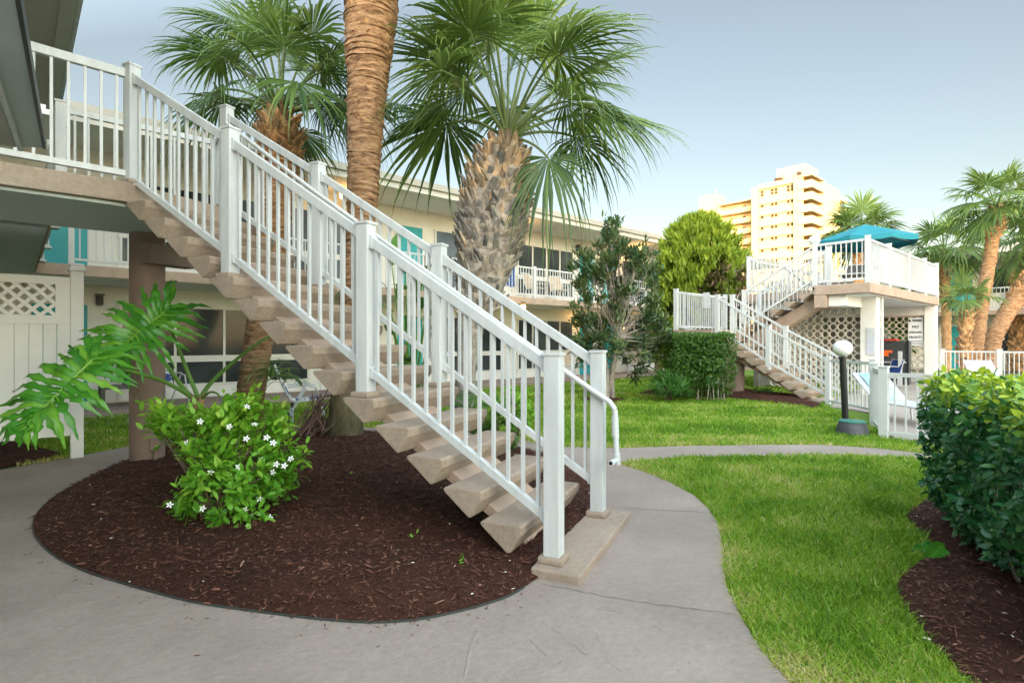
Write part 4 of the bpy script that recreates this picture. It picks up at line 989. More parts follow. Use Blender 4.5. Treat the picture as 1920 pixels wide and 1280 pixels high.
# lower left wing with open corridors
y1, y2 = AX(1409, XT+2), AX(1345, XT+2); zw = ZX(1405, 374, XT+2)
MB().box(XT+4, XT+14, y1, y2, 0, zw).build('side_wing', M['hotel'], tw_)
for k in range(11):
    z = zw-k*fh
    MB().box(XT+1.8, XT+3.99, y1, y2, z-.2, z+.05).build('corridor_slab', M['hotel'], tw_)
    MB().box(XT+1.8, XT+2.1, y1, y2, z-fh+.055, z-fh+1.1).build('corridor_parapet', M['hotel'], tw_)
    for q in (.25, .62): MB().box(XT+3.9, XT+3.985, y1+(y2-y1)*q, y1+(y2-y1)*q+1.0, z-1.9, z-.9).build('corridor_window', M['hotelglass'], tw_)
    MB().box(XT+1.6, XT+3.98, y1-.0, y1+1.6, z-fh+.06, z-fh+1.0).build('corner_balcony', M['hotel'], tw_)
# stair tower at far left
a, b = AX(1339, XT+6), AX(1311, XT+6)
MB().box(XT+6, XT+12, a-.2, b, 0, ZX(1330, 365, XT+6)).build('stair_tower', M['hotel'], tw_)
MB().tube([(XT+8, a+.6, ZX(1340, 370, XT+6)), (XT+8, a+.6, ZX(1340, 352, XT+6))], .12, 6).build('mast', M['hotel'], tw_)
# right hand face with balconies
ye = yc-2
xa, xb, xc_ = AY(1507, ye), AY(1527, ye), AY(1560, ye); zr = ZX(1505, 336, XT)
MB().box(xa+.3, xc_+10, ye+1.2, ye+10, 0, ztop-1.2).build('east_block', M['hotel'], tw_)
MB().box(xb, xc_, ye-1.9, ye+1.19, 0, ztop-.3).build('east_bay', M['hotel'], tw_)
for k in range(11):
    z = ztop-k*fh
    MB().box(xa-1, xb-.05, ye-2.2, ye+1.19, z-.25, z+.1).build('balcony_slab', M['hotel'], tw_)
    if k: MB().box(xa-1, xb-.05, ye-2.2, ye-2.0, z+.105, z+1.5).box(xa-1, xa-.8, ye-1.99, ye+1.1, z+.105, z+1.5).build('balcony_parapet', M['hotel'], tw_)
    if k: MB().box(xa+1, xb-1, ye+1.1, ye+1.18, z+.1, z+2.2).build('balcony_door', M['hotelglass'], tw_)
    MB().box(xc_+.05, xc_+9.5, ye-.6, ye+1.19, z-1.7, z-1.5).build('balcony_slab', M['hotel'], tw_)
    MB().box(xc_+.05, xc_+9.5, ye-.6, ye-.45, z-1.49, z-.6).build('balcony_parapet', M['hotel'], tw_)
    MB().box(xc_+1, xc_+4, ye+1.1, ye+1.18, z-1.5, z+.4).box(xc_+5.5, xc_+8.5, ye+1.1, ye+1.18, z-1.5, z+.4).build('window', M['hotelglass'], tw_)
# penthouse
a, b = AX(1510, XT+3), AX(1456, XT+3)
MB().box(XT+3, XT+11, a, b, ztop-.95, ZX(1480, 313, XT+3)).build('penthouse', M['hotel'], tw_)
MB().box(XT+2.6, XT+2.99, b-6.5, b-2, ztop+.2, ztop+2.4).box(XT+2.7, XT+2.98, a+.5, a+1.2, ztop-.8, ztop+2.0).build('penthouse_frame', M['hotel'], tw_)
MB().box(XT+1, XT+2.5, yc+3.5, yc+5, ztop+.1, ztop+1.2).box(XT+1, XT+2.2, yc-.9, yc-.2, ztop+.3, ztop+1.6).build('roof_plant', M['hotelglass'], tw_)

# ------------------------------------------------------------------ unseen block added behind the camera to keep the low sun off the court
nb_ = thing('added_shade_block', 'unseen three storey pale block added behind the viewer to keep low sun off the court', 'building', (-22, -20, 0))
MB().box(-32, -15, -78, 26, 0, 11.4).build('wall', M['creamlow'], nb_)
MB().box(-32.4, -14.6, -78.4, 26.4, 11.4, 11.8).build('roof', M['fascia'], nb_)
for fl_ in range(3):
    for i in range(16):
        y = -74+i*6.2; w = MB().box(-15.0+.003, -14.94, y, y+2.2, 1+fl_*3.4, 2.5+fl_*3.4).build('window', M['frame'], nb_)
        MB().box(-14.939, -14.92, y+.1, y+2.1, 1.1+fl_*3.4, 2.4+fl_*3.4).build('pane', M['glass'], w)

# ------------------------------------------------------------------ palms
def frond_blade(H, A, N, L, nseg=40, spread=R(125), droop=.5, jag=.12, rbase=.5):
    A = A.normalized(); S = A.cross(N).normalized(); N = S.cross(A)
    th = np.linspace(-spread, spread, nseg)+RNG.normal(0, spread/nseg*.35, nseg)
    a_, s_, n_ = (np.array(q)[None, :] for q in (A, S, N))
    d = np.cos(th)[:, None]*a_+np.sin(th)[:, None]*s_+.12*n_*np.cos(th)[:, None]
    Ls = L*(1-.30*(np.abs(th)/spread)**1.5)*RNG.uniform(1-jag, 1+jag, nseg)
    dr = droop*RNG.uniform(.6, 1.5, nseg); z = np.array([0, 0, -1.0])[None, :]
    yaw = RNG.normal(0, .05, nseg)
    dt = spread*2/nseg; Vs = []
    sd = -np.sin(th)[:, None]*a_+np.cos(th)[:, None]*s_
    for f in (.04, .42, .66, .86):
        r = Ls*f
        p = np.array(H)[None, :]+(d+sd*(yaw*f)[:, None])*r[:, None]+z*(dr*Ls*(f**2.4)*.55)[:, None]-d*(dr*Ls*(f**3)*.2)[:, None]
        w = np.where(f <= .45, r*dt*1.04, Ls*.42*dt*1.04*((1-f)/.58)**.85)[:, None]*.5
        pl = n_*w*.55
        Vs += [p-sd*w, p+pl, p+sd*w]
    f = 1.0
    Vs.append(np.array(H)[None, :]+(d+sd*yaw[:, None])*Ls[:, None]+z*(dr*Ls*.62)[:, None]-d*(dr*Ls*.2)[:, None])
    V = np.stack(Vs, 1).reshape(-1, 3); b = (np.arange(nseg)*13)[:, None]
    q = np.concatenate([b+np.array([[3*i+j, 3*i+j+1, 3*i+j+4, 3*i+j+3]]) for i in range(3) for j in (0, 1)])
    t = np.concatenate([b+np.array([[9, 10, 12]]), b+np.array([[10, 11, 12]])])
    rn = np.clip(RNG.normal(rbase, .13, nseg), 0, 1)
    rr = np.repeat(rn[:, None], 13, 1); rr[:, 12] = np.clip(rr[:, 12]+.3, 0, 1); rr[:, 9:12] = np.clip(rr[:, 9:12]+.06, 0, 1)
    return V, t, q, rr.ravel()
def add_frond(palm, C, H, L, nseg, droop, sag, rbase, A=None, spread=R(125), pr=.02):
    C, H = Vector(C), Vector(H); mid = C.lerp(H, .5)+Vector((0, 0, sag))
    A0 = (H-mid).normalized(); A = A0 if A is None else Vector(A).normalized()
    N = Vector((0, 0, 1))-A*A.z
    if N.length < .15: N = -Vector((H.x-C.x, H.y-C.y, 0))+Vector((1e-3, 0, 0))
    N = (N.normalized()+Vector((random.gauss(0, .25), random.gauss(0, .25), 0))).normalized()
    V, t, q, rn = frond_blade(H, A, N, L, nseg, spread, droop, .12, rbase)
    fo = np_mesh('frond', V, t, q, M['palmfrond'], palm, rn)
    pts = []
    for i in range(9):
        s = i/8; pts.append(C*(1-s)**2+mid*2*s*(1-s)+H*s*s)
    mb = MB(); mb.tube(pts+[H+A*L*.12, H+A*L*.3], [pr*1.7, pr*1.3, pr*1.15, pr, pr, pr*.95, pr*.9, pr*.85, pr*.8, pr*.5, pr*.1], 6, True, random.random())
    o = mb.build('petiole', M['petiole'], palm, smooth=True, attr=True); o.parent = fo; o.location = (0, 0, 0)
    return fo
def crown(palm, C, n, lp, L, nseg, emin=-40, emax=82, seed=0, az0=0, rb=.45, dfac=1.0, azr=None):
    rs = random.Random(seed)
    for i in range(n):
        t = (i+.5)/n; el = R(emax+(emin-emax)*t**.8+rs.uniform(-8, 8)); az = az0+i*2.39996+rs.uniform(-.25, .25)
        if azr: az = azr[0]+(azr[1]-azr[0])*rs.random()
        l = lp*rs.uniform(.82, 1.15)*(1-.12*t)
        d = Vector((math.cos(az)*math.cos(el), math.sin(az)*math.cos(el), math.sin(el)))
        H = Vector(C)+d*l; sag = l*(.10+.12*max(0, math.cos(el)))
        A = d+Vector((0, 0, -.25-.75*t))
        add_frond(palm, C+d*.08, H, L*rs.uniform(.85, 1.12), nseg, (.28+.6*t)*dfac, sag, min(1, max(0, rb+.18-.36*t+rs.uniform(-.12, .12))), A)
def spine(pxs, depth):
    """trunk axis from (u, v, halfwidth px) rows at a given distance"""
    return [atd(u, v, depth) for u, v, w in pxs], [w*depth/F for u, v, w in pxs]
def resample(P, Rr, step, ring=0.0, jit=0.0):
    from bisect import bisect_left
    # smooth (Catmull-like) interpolation by arc length
    s = [0]
    for a, b in zip(P, P[1:]): s.append(s[-1]+(b-a).length)
    out, ro = [], []; x = 0; i = 0
    while x < s[-1]:
        k = min(max(0, bisect_left(s, x)-1), len(P)-2); t = (x-s[k])/(s[k+1]-s[k]); 
        p0 = P[max(k-1, 0)]; p1 = P[k]; p2 = P[k+1]; p3 = P[min(k+2, len(P)-1)]
        pt = (p1*2+(p2-p0)*t+(p0*2-p1*5+p2*4-p3)*t*t+(p1*3-p0-p2*3+p3)*t**3)*.5
        r = Rr[k]+(Rr[k+1]-Rr[k])*(t*t*(3-2*t))
        out.append(pt+Vector((random.gauss(0, jit), random.gauss(0, jit), 0))); ro.append(r*(1+ring*((i % 3)-1)+random.gauss(0, ring*.4))); x += step*random.uniform(.75, 1.25); i += 1
    return out, ro, s[-1]
def trunk_mesh(palm, P, Rr, mat, step=.03, ring=.02, seg=22, name='trunk', r0=.3, r1=1.0, jit=.002, rough=0):
    pts, rad, L = resample(P, Rr, step, ring, jit); mb = MB(); mb.tube(pts, rad, seg)
    n = len(pts); mb.rnd = [min(1, max(0, r0+(r1-r0)*(i//seg)/n+random.gauss(0, .08))) for i in range(n*seg)]
    if rough:
        mb.v = [tuple(Vector(v)+Vector((random.gauss(0, rough), random.gauss(0, rough), random.gauss(0, rough)))) for v in mb.v]
    return mb.build(name, mat, palm, smooth=True, attr=True)
def boots(palm, P, Rr, rows, mats, w=.10, L=.15, th=.03, tilt=.6, name='leaf_bases', split=None, jit=.25, seed=1):
    """overlapping cut leaf bases set in a spiral round the trunk"""
    rs = random.Random(seed); pts, rad, LL = resample(P, Rr, rows, 0); B = [MB() for _ in mats]
    for i, (p, r) in enumerate(zip(pts, rad)):
        tt = i/max(1, len(pts)-1); ax = (pts[min(i+1, len(pts)-1)]-pts[max(0, i-1)]).normalized()
        n = max(5, int(2*math.pi*r/(w*.92)))
        for k in range(n):
            a = 2*math.pi*(k+.5*(i % 2))/n+rs.gauss(0, .06); rd = Vector((math.cos(a), math.sin(a), 0)); rd = (rd-ax*rd.dot(ax)).normalized(); sd = ax.cross(rd)
            tl = tilt*rs.uniform(1-jit*1.6, 1+jit*1.6); dr = (ax*math.cos(tl)+rd*math.sin(tl)+sd*rs.gauss(0, jit)).normalized(); nn = (rd*math.cos(tl)-ax*math.sin(tl))
            b0 = p+rd*(r-.035)+ax*rs.gauss(0, rows*.25); l = L*rs.uniform(.6, 1.25); ww = w*rs.uniform(.75, 1.1)
            e = b0+dr*l; w2 = ww*rs.uniform(.45, .85); t2 = th*rs.uniform(.5, 1.1); sk = sd*rs.gauss(0, .25*ww); cut = dr*rs.gauss(0, .25*ww)
            m_ = b0+dr*l*.55+rd*.006
            Pq = [b0-sd*ww*.5-nn*th*.5, b0+sd*ww*.5-nn*th*.5, b0+sd*ww*.42+nn*th*.5, b0-sd*ww*.42+nn*th*.5, e-sd*w2*.5+sk-nn*t2*.4-cut, e+sd*w2*.5+sk-nn*t2*.4+cut, e+sd*w2*.3+sk+nn*t2*.6+cut, e-sd*w2*.3+sk+nn*t2*.6-cut]
            pr = tt if split is None else tt+rs.gauss(0, .14)
            idx = 0 if (split is None or pr < split) else 1
            B[min(idx, len(B)-1)].hexa(Pq, min(1, max(0, .55+rs.gauss(0, .3))))
    for b, m_ in zip(B, mats):
        if b.v: b.build(name, m_, palm, attr=True)

# palm with the fat pineapple trunk
DC = 8.5
pc_rows = [(868, 815, 22), (871, 740, 19), (876, 670, 19), (882, 610, 26), (895, 560, 38), (905, 510, 48), (914, 465, 57), (922, 420, 62), (930, 375, 60), (937, 330, 53), (943, 300, 42), (948, 275, 27), (951, 258, 18)]
P, Rr = spine(pc_rows, DC); CC = P[-1]
pC = thing('palm_tree', 'palm with fat pineapple shaped trunk of grey and tan leaf bases', 'palm', (P[0].x, P[0].y, 0))
trunk_mesh(pC, P, Rr, M['trunkgrey'], .05, .02, 28)
boots(pC, P[3:12], Rr[3:12], .085, [M['trunkgrey'], M['trunktan']], .13, .19, .035, .55, split=.72, seed=3)
for (u, v, dz, L, dr, au, av, rb) in ((1083, 143, -.1, 1.45, .45, 170, -70, .62), (1112, 216, .2, 1.55, .5, 190, 25, .55), (1080, 258, .5, 1.15, .9, 110, 95, .3), (1028, 296, -.5, 1.1, 1.2, 15, 120, .2), (830, 216, .4, 1.2, .6, -95, 30, .3), (872, 170, -.6, 1.3, .6, -90, 40, .45),
                                      (990, 60, .4, 1.4, .5, 60, -140, .5), (915, 75, -.5, 1.4, .5, -35, -150, .5), (845, 105, .3, 1.4, .5, -130, -70, .5), (1045, 105, -.9, 1.35, .55, 120, -60, .6), (1060, 190, -.8, 1.3, .8, 110, 40, .5), (880, 60, -.8, 1.4, .6, -80, -90, .5)):
    H = atd(u, v, DC+dz); A = atd(u+au, v+av, DC+dz*1.6)-H
    add_frond(pC, CC+(H-CC).normalized()*.1, H, L, 46, dr, .18, rb, A, R(128), .022)
crown(pC, CC, 12, 1.55, 1.35, 44, 18, 84, 5, .6, .58, .7)
# tall ringed palm
DB = 7.75
P, Rr = spine([(646, 815, 34), (650, 770, 31), (655, 700, 29), (661, 600, 27), (668, 500, 26), (676, 420, 26), (681, 340, 29), (685, 240, 32), (689, 160, 36), (692, 90, 43), (696, 20, 48), (700, -60, 47), (703, -140, 42), (706, -190, 34)], DB)
P[0].z -= .05
pB = thing('palm_tree', 'tall palm with ringed orange brown trunk running out of the top of the photo', 'palm', (P[0].x, P[0].y, 0))
trunk_mesh(pB, P[:3], [r*1.03 for r in Rr[:3]], M['trunkbase'], .06, .012, 24, 'trunk_base')
trunk_mesh(pB, P[1:], Rr[1:], M['trunkring'], .026, .03, 28, 'trunk', .25, .95, .002, .005)
boots(pB, P[7:], [r*.97 for r in Rr[7:]], .06, [M['trunkring'], M['trunkorange']], .075, .075, .022, .5, split=.42, jit=.45, seed=8)
crown(pB, P[-1]+Vector((0, 0, .1)), 16, 1.5, 1.3, 28, 5, 80, 9, .2, .45)
# palm behind the upper stairs
DA = 9.4
P, Rr = spine([(462, 800, 27), (470, 740, 25), (482, 660, 25), (492, 590, 26), (502, 520, 28), (510, 440, 31), (517, 370, 34), (522, 300, 38), (525, 262, 40), (526, 235, 30), (527, 212, 18)], DA); CA = P[-1]
pA_ = thing('palm_tree', 'palm behind the upper stair railing with leaning trunk and orange crown base', 'palm', (P[0].x, P[0].y, 0))
trunk_mesh(pA_, P[:5], Rr[:5], M['trunkring'], .05, .02, 22, 'trunk', .3, .6, .002, .002)
trunk_mesh(pA_, P[4:], Rr[4:], M['trunkring'], .03, .03, 26, 'trunk', .5, 1, .002, .008)
boots(pA_, P[7:], Rr[7:], .09, [M['trunkorange']], .13, .17, .035, .5, seed=12)
for (u, v, dz, L, dr, au, av, rb) in ((430, 45, -.3, 1.2, .5, -110, -20, .4), (415, 95, .2, 1.2, .5, -115, 30, .25), (455, 190, .3, .95, .6, -90, -15, .2), (470, 60, .4, 1.2, .5, -40, -90, .4), (585, 70, -.4, 1.2, .7, 50, -90, .55), (608, 110, .2, 1.1, .8, 60, 30, .5), (640, 195, .4, 1.15, .5, 110, 10, .12), (605, 205, .2, .9, .9, 60, 70, .12), (520, 30, .0, 1.2, .4, 0, -120, .45), (560, 270, .5, .75, .9, 40, 70, .2), (740, 195, 1.2, 1.0, .7, 80, 35, .1)):
    H = atd(u, v, DA+dz); A = atd(u+au, v+av, DA+dz*1.4)-H
    add_frond(pA_, CA+(H-CA).normalized()*.1, H, L, 42, dr, .12, rb, A, R(125), .02)
crown(pA_, CA, 16, 1.25, 1.1, 40, -5, 80, 21, 1.1, .42)
# palms behind the sun deck and terrace
def far_palm(rows, D, label, n, lp, L, seed, mat='trunkring', emin=-25, nseg=26, boot=True, rb=.5, emax=82, azr=None):
    P, Rr = spine(rows, D); Rr = [r_*.68 for r_ in Rr]; P[0].z = 0; p = thing('palm_tree', label, 'palm', (P[0].x, P[0].y, 0))
    trunk_mesh(p, P, Rr, M[mat], .07, .03, 16, 'trunk', .4, 1.0, .004, .008)
    if boot: boots(p, P[-4:], Rr[-4:], .16, [M['trunkorange']], .17, .2, .05, .5, seed=seed)
    crown(p, P[-1], n, lp, L, nseg, emin, emax, seed, seed, rb, 1.0, azr)
    return p
far_palm([(1822, 700, 19), (1830, 640, 18), (1843, 560, 16), (1855, 490, 15), (1861, 445, 15), (1865, 425, 18), (1867, 405, 19), (1868, 390, 10)], 19.5, 'tall palm with bent ringed trunk and round crown at the right edge', 26, 1.05, 1.0, 31)
far_palm([(1848, 700, 20), (1862, 640, 20), (1880, 600, 20), (1905, 560, 22), (1935, 515, 22), (1960, 480, 22), (1975, 455, 12)], 20.5, 'palm leaning out of the photo at the right edge', 22, 1.3, 1.3, 32)
far_palm([(1774, 700, 12), (1775, 640, 11), (1773, 560, 11), (1771, 510, 11), (1770, 492, 12), (1770, 476, 7)], 24.5, 'palm with straight orange trunk just right of the sun deck corner', 22, 1.2, 1.15, 33, 'trunkorange')
far_palm([(1806, 700, 12), (1809, 640, 13), (1812, 605, 14), (1814, 580, 9)], 18.8, 'short young palm standing among the far palm trunks', 9, .8, .85, 34, 'trunkorange', 20)
far_palm([(1905, 700, 16), (1905, 560, 15), (1903, 480, 16), (1902, 460, 10)], 26, 'dense palm at the right edge behind the leaning trunk', 24, 1.3, 1.4, 36)
far_palm([(1608, 720, 14), (1609, 600, 14), (1611, 520, 15), (1612, 480, 16), (1612, 462, 16), (1612, 448, 9)], 24.0, 'palm rising behind the teal umbrella on the sun deck', 26, 1.1, 1.15, 35, 'trunkorange', -12)

# ------------------------------------------------------------------ leafy plants
def pick(C, rad, n, shell=.75):
    d = rand_dirs(n); r = RNG.uniform(shell, 1.0, n)[:, None]; return np.array(C)+d*r*np.array(rad), d
def clump_leaves(name, centers, dirs, per, crad, L, W, mat, parent, upbias=.4, out=.8, rlo=0, rhi=1, toplight=0, zr=None, droop=.2, fold=.25):
    n = len(centers)*per; c = np.repeat(centers, per, 0); d0 = np.repeat(dirs, per, 0)
    P = c+RNG.normal(0, 1, (n, 3))*crad
    D = nrm(d0*out+rand_dirs(n)*.8+np.array([0, 0, upbias])); N = nrm(np.array([0, 0, 1.0])+d0*.6+rand_dirs(n)*.5)
    rnd = RNG.uniform(rlo, rhi, n)*.7+np.repeat(RNG.uniform(rlo, rhi, len(centers)), per)*.3
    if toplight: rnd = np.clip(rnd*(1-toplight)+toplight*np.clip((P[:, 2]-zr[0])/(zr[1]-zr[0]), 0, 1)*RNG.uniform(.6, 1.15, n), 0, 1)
    return leaves(name, P, D, N, L*RNG.uniform(.65, 1.25, n), W*RNG.uniform(.7, 1.2, n), mat, parent, rnd, fold, droop)

# jasmine shrub with white flowers
DJ = 4.25
base = at(400, 985, .08); jz = thing('flowering_shrub', 'bright green jasmine shrub with white star flowers on the dark mulch', 'shrub', base)
cl = []; st_ = MB()
for u, v, ru_, n, dz in ((330, 800, 38, 14, 0), (375, 815, 45, 18, .1), (430, 800, 50, 20, 0), (485, 790, 42, 16, .1), (520, 805, 22, 7, 0), (385, 870, 42, 16, -.1), (455, 865, 62, 26, -.1), (515, 882, 30, 12, 0), (405, 925, 48, 18, -.15), (470, 930, 45, 16, -.1), (345, 952, 22, 6, -.15), (380, 958, 30, 9, -.2), (430, 965, 34, 10, -.2), (298, 785, 17, 4, 0), (450, 760, 22, 6, .1), (556, 848, 10, 2, 0)):
    for i in range(n):
        a = random.uniform(0, 6.283); r = ru_*math.sqrt(random.random()); z = random.uniform(-.30, .30)*min(1, ru_/50)+dz
        cl.append(atd(u+r*math.cos(a), v+r*math.sin(a), DJ+z))
axis = Vector((base.x, base.y, .45)); ctr = np.array([tuple(c) for c in cl]); dr_ = nrm(ctr-np.array(axis))
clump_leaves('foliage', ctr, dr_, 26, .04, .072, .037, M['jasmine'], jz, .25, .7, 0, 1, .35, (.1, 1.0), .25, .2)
for c in random.sample(cl, 44):
    m1 = base.lerp(c, .4)+Vector((random.gauss(0, .03), random.gauss(0, .03), .1)); b1 = base+Vector((.08+random.gauss(0, .05), .12+random.gauss(0, .05), -.03)); st_.tube([b1, m1, c], [.010, .007, .003], 6, True, random.random())
st_.build('stems', M['bark2'], jz, smooth=True)
fl_px = [(463, 762), (477, 795), (462, 822), (447, 875), (433, 910), (489, 862), (512, 885), (518, 870), (380, 953), (318, 946), (533, 873), (487, 935), (430, 800), (460, 955), (500, 820), (395, 885), (512, 830), (350, 830), (505, 970), (375, 790), (545, 860), (440, 945)]
petals = MB()
for k in range(5):
    a = 2*math.pi*k/5; co, si = math.cos(a), math.sin(a)
    def rp(x, y, z): return (x*co-y*si, x*si+y*co, z)
    petals.add([rp(.002, 0, 0), rp(.012, -.0065, .003), rp(.012, .0065, .003), rp(.022, -.005, .002), rp(.022, .006, .004), rp(.029, .002, 0)], [(0, 1, 2), (1, 3, 4, 2), (3, 5, 4)])
fo = petals.build('flower', M['petal'], jz, local=True)
cam_v = Vector((0, 0, EYE))
for i, (u, v) in enumerate(fl_px):
    f_ = fo if i == 0 else link('flower', fo.data, jz)
    p = atd(u, v, DJ-.40+.1*random.random()); f_.location = p-wloc(jz)
    nv = ((cam_v-p).normalized()+Vector((random.gauss(0, .35), random.gauss(0, .35), .5+random.gauss(0, .3)))).normalized()
    f_.rotation_euler = nv.to_track_quat('Z', 'Y').to_euler(); f_.scale = (.9,)*3
# split-leaf philodendron
ph = thing('philodendron', 'philodendron with two huge deeply lobed leaves on long stalks left of the stairs', 'plant', (at(372, 860, 0).x, at(372, 860, 0).y, 0))
def lobed_leaf(H, tip, side, W, nl=10, rb=.45, curl=.12, seed=0):
    rs = random.Random(seed); H, tip = Vector(H), Vector(tip); ax = tip-H; L = ax.length; ax.normalize(); S = (Vector(side)-ax*Vector(side).dot(ax)).normalized(); N = ax.cross(S)
    if N.z < 0: N = -N
    mb = MB(); mid = MB()
    def mp(t): return H+ax*L*t-N*curl*L*(t*t)*.8
    pts = [mp(t/12) for t in range(13)]
    for s in (-1, 1):
        for i in range(nl+2):
            t = (i-1.2)/(nl+.6); t0 = max(0, t); ang = R(150-130*((i+.4)/(nl+1.5)))+rs.uniform(-.07, .07)
            prof_ = math.sin(math.pi*min(1, .2+.62*(i+1)/(nl+2)))**.7
            l = W*(.42+.58*prof_)*(1-.55*max(0, t-.62)/.38)*rs.uniform(.88, 1.1)
            d = (ax*math.cos(ang)+S*s*math.sin(ang)).normalized(); c0 = mp(t0); pd = (S*s*math.cos(ang)*-1+ax*math.sin(ang)).normalized()
            bw = L/(nl+.3)*.56; K = 14; row = []
            bend = rs.uniform(-.12, .22)
            for k in range(K):
                f = k/(K-1); wv = 1+.5*math.sin(f*24+i)*f**.3+rs.uniform(-.15, .15) if k not in (0,) else 1
                w = bw*(.80+.42*math.sin(f*math.pi*.8))*(1-f**2.6)*wv+.003
                if f < .3: w = max(w, bw*.98*(1-f*.4))
                p = c0+d*l*f-ax*(-1)*0+ax*bend*l*f*f-N*(l*f*f*.22)+N*.02*math.sin(f*9+i)+N*l*.10*math.sin(f*math.pi)
                row += [p-pd*w+N*w*.15, p-N*w*.10, p+pd*w+N*w*.15]
            n0 = len(mb.v); fs = [(k*3+j_, k*3+j_+1, (k+1)*3+j_+1, (k+1)*3+j_) for k in range(K-1) for j_ in (0, 1)]
            mb.add(row, fs, min(1, max(0, rb+rs.gauss(0, .12))))
            for k in range(K): mb.rnd[n0+k*3+1] = min(1, mb.rnd[n0+k*3+1]+.18)
            mid.tube([c0+N*.003, c0+d*l*.75+ax*bend*l*.56-N*(l*.12)+N*l*.07+N*.004], [.005, .001], 5, True, .95)
    mid.tube([p+N*.004 for p in pts], [.012*(1-.85*i/12) for i in range(13)], 6, True, .95)
    return mb, mid
H1 = atd(316, 580, 5.35); T1 = atd(196, 672, 5.0); m1, v1 = lobed_leaf(H1, T1, atd(250, 540, 5.25)-atd(300, 640, 5.1), .44, 16, .45, .05, 4)
lf1 = m1.build('leaf', M['philo'], ph, smooth=True, attr=True); v1.build('veins', M['philo'], lf1, smooth=True, local=True, attr=True)
o = lf1.children[0]; o.data.transform(Matrix.Translation(-wloc(ph)))
H2 = atd(182, 668, 4.75); T2 = atd(34, 800, 4.25); m2, v2 = lobed_leaf(H2, T2, atd(60, 660, 4.6)-atd(130, 760, 4.35), .42, 15, .5, .10, 9)
lf2 = m2.build('leaf', M['philo'], ph, smooth=True, attr=True); v2.build('veins', M['philo'], lf2, smooth=True, local=True, attr=True)
o = lf2.children[0]; o.data.transform(Matrix.Translation(-wloc(ph)))
DP = 5.6; pb = atd(370, 752, DP)
def stalk(px, r=.017):
    P = [atd(u, v, d) for u, v, d in px]; q, _, _ = resample(P, [r]*len(P), .05); n = len(q)
    MB().tube(q, [r*(1.35-.6*i/n) for i in range(n)], 8, True, random.uniform(.2, .8)).build('leaf_stalk', M['stem'], ph, smooth=True, attr=True)
stalk([(368, 748, DP), (350, 735, 5.55), (318, 692, 5.45), (286, 645, 5.35), (300, 605, 5.35), (316, 580, 5.35)])
stalk([(372, 745, DP), (355, 705, 5.6), (330, 640, 5.5), (314, 600, 5.4)])
stalk([(366, 752, DP), (345, 735, 5.5), (300, 712, 5.3), (240, 695, 5.0), (200, 688, 4.85), (182, 668, 4.75)])
stalk([(376, 745, DP), (395, 718, 5.7), (430, 685, 5.8), (480, 645, 5.95), (520, 622, 6.1)])
stalk([(378, 748, DP), (393, 735, 5.55), (408, 738, 5.5), (416, 750, 5.5)], .011)
m3, v3 = lobed_leaf(atd(520, 622, 6.1), atd(600, 560, 6.6), Vector((0, 0, 1)), .3, 8, .3, .1, 3)
MB().tube([(pb.x, pb.y, .05), (pb.x+.02, pb.y, .4), (pb.x, pb.y, pb.z+.03)], [.06, .055, .045], 12, True, .5).build('trunk', M['bark2'], ph, smooth=True)
rb_ = MB()
for i in range(9):
    a = i*.7; rb_.tube([pb+Vector((0, 0, -.12)), pb+Vector((math.cos(a)*.05, math.sin(a)*.05, -.02)), pb+Vector((math.cos(a)*.06, math.sin(a)*.06, .05+.02*(i % 3)))], [.03, .022, .004], 6)
rb_.build('stalk_sheaths', M['trunkorange'], ph, smooth=True, attr=True)

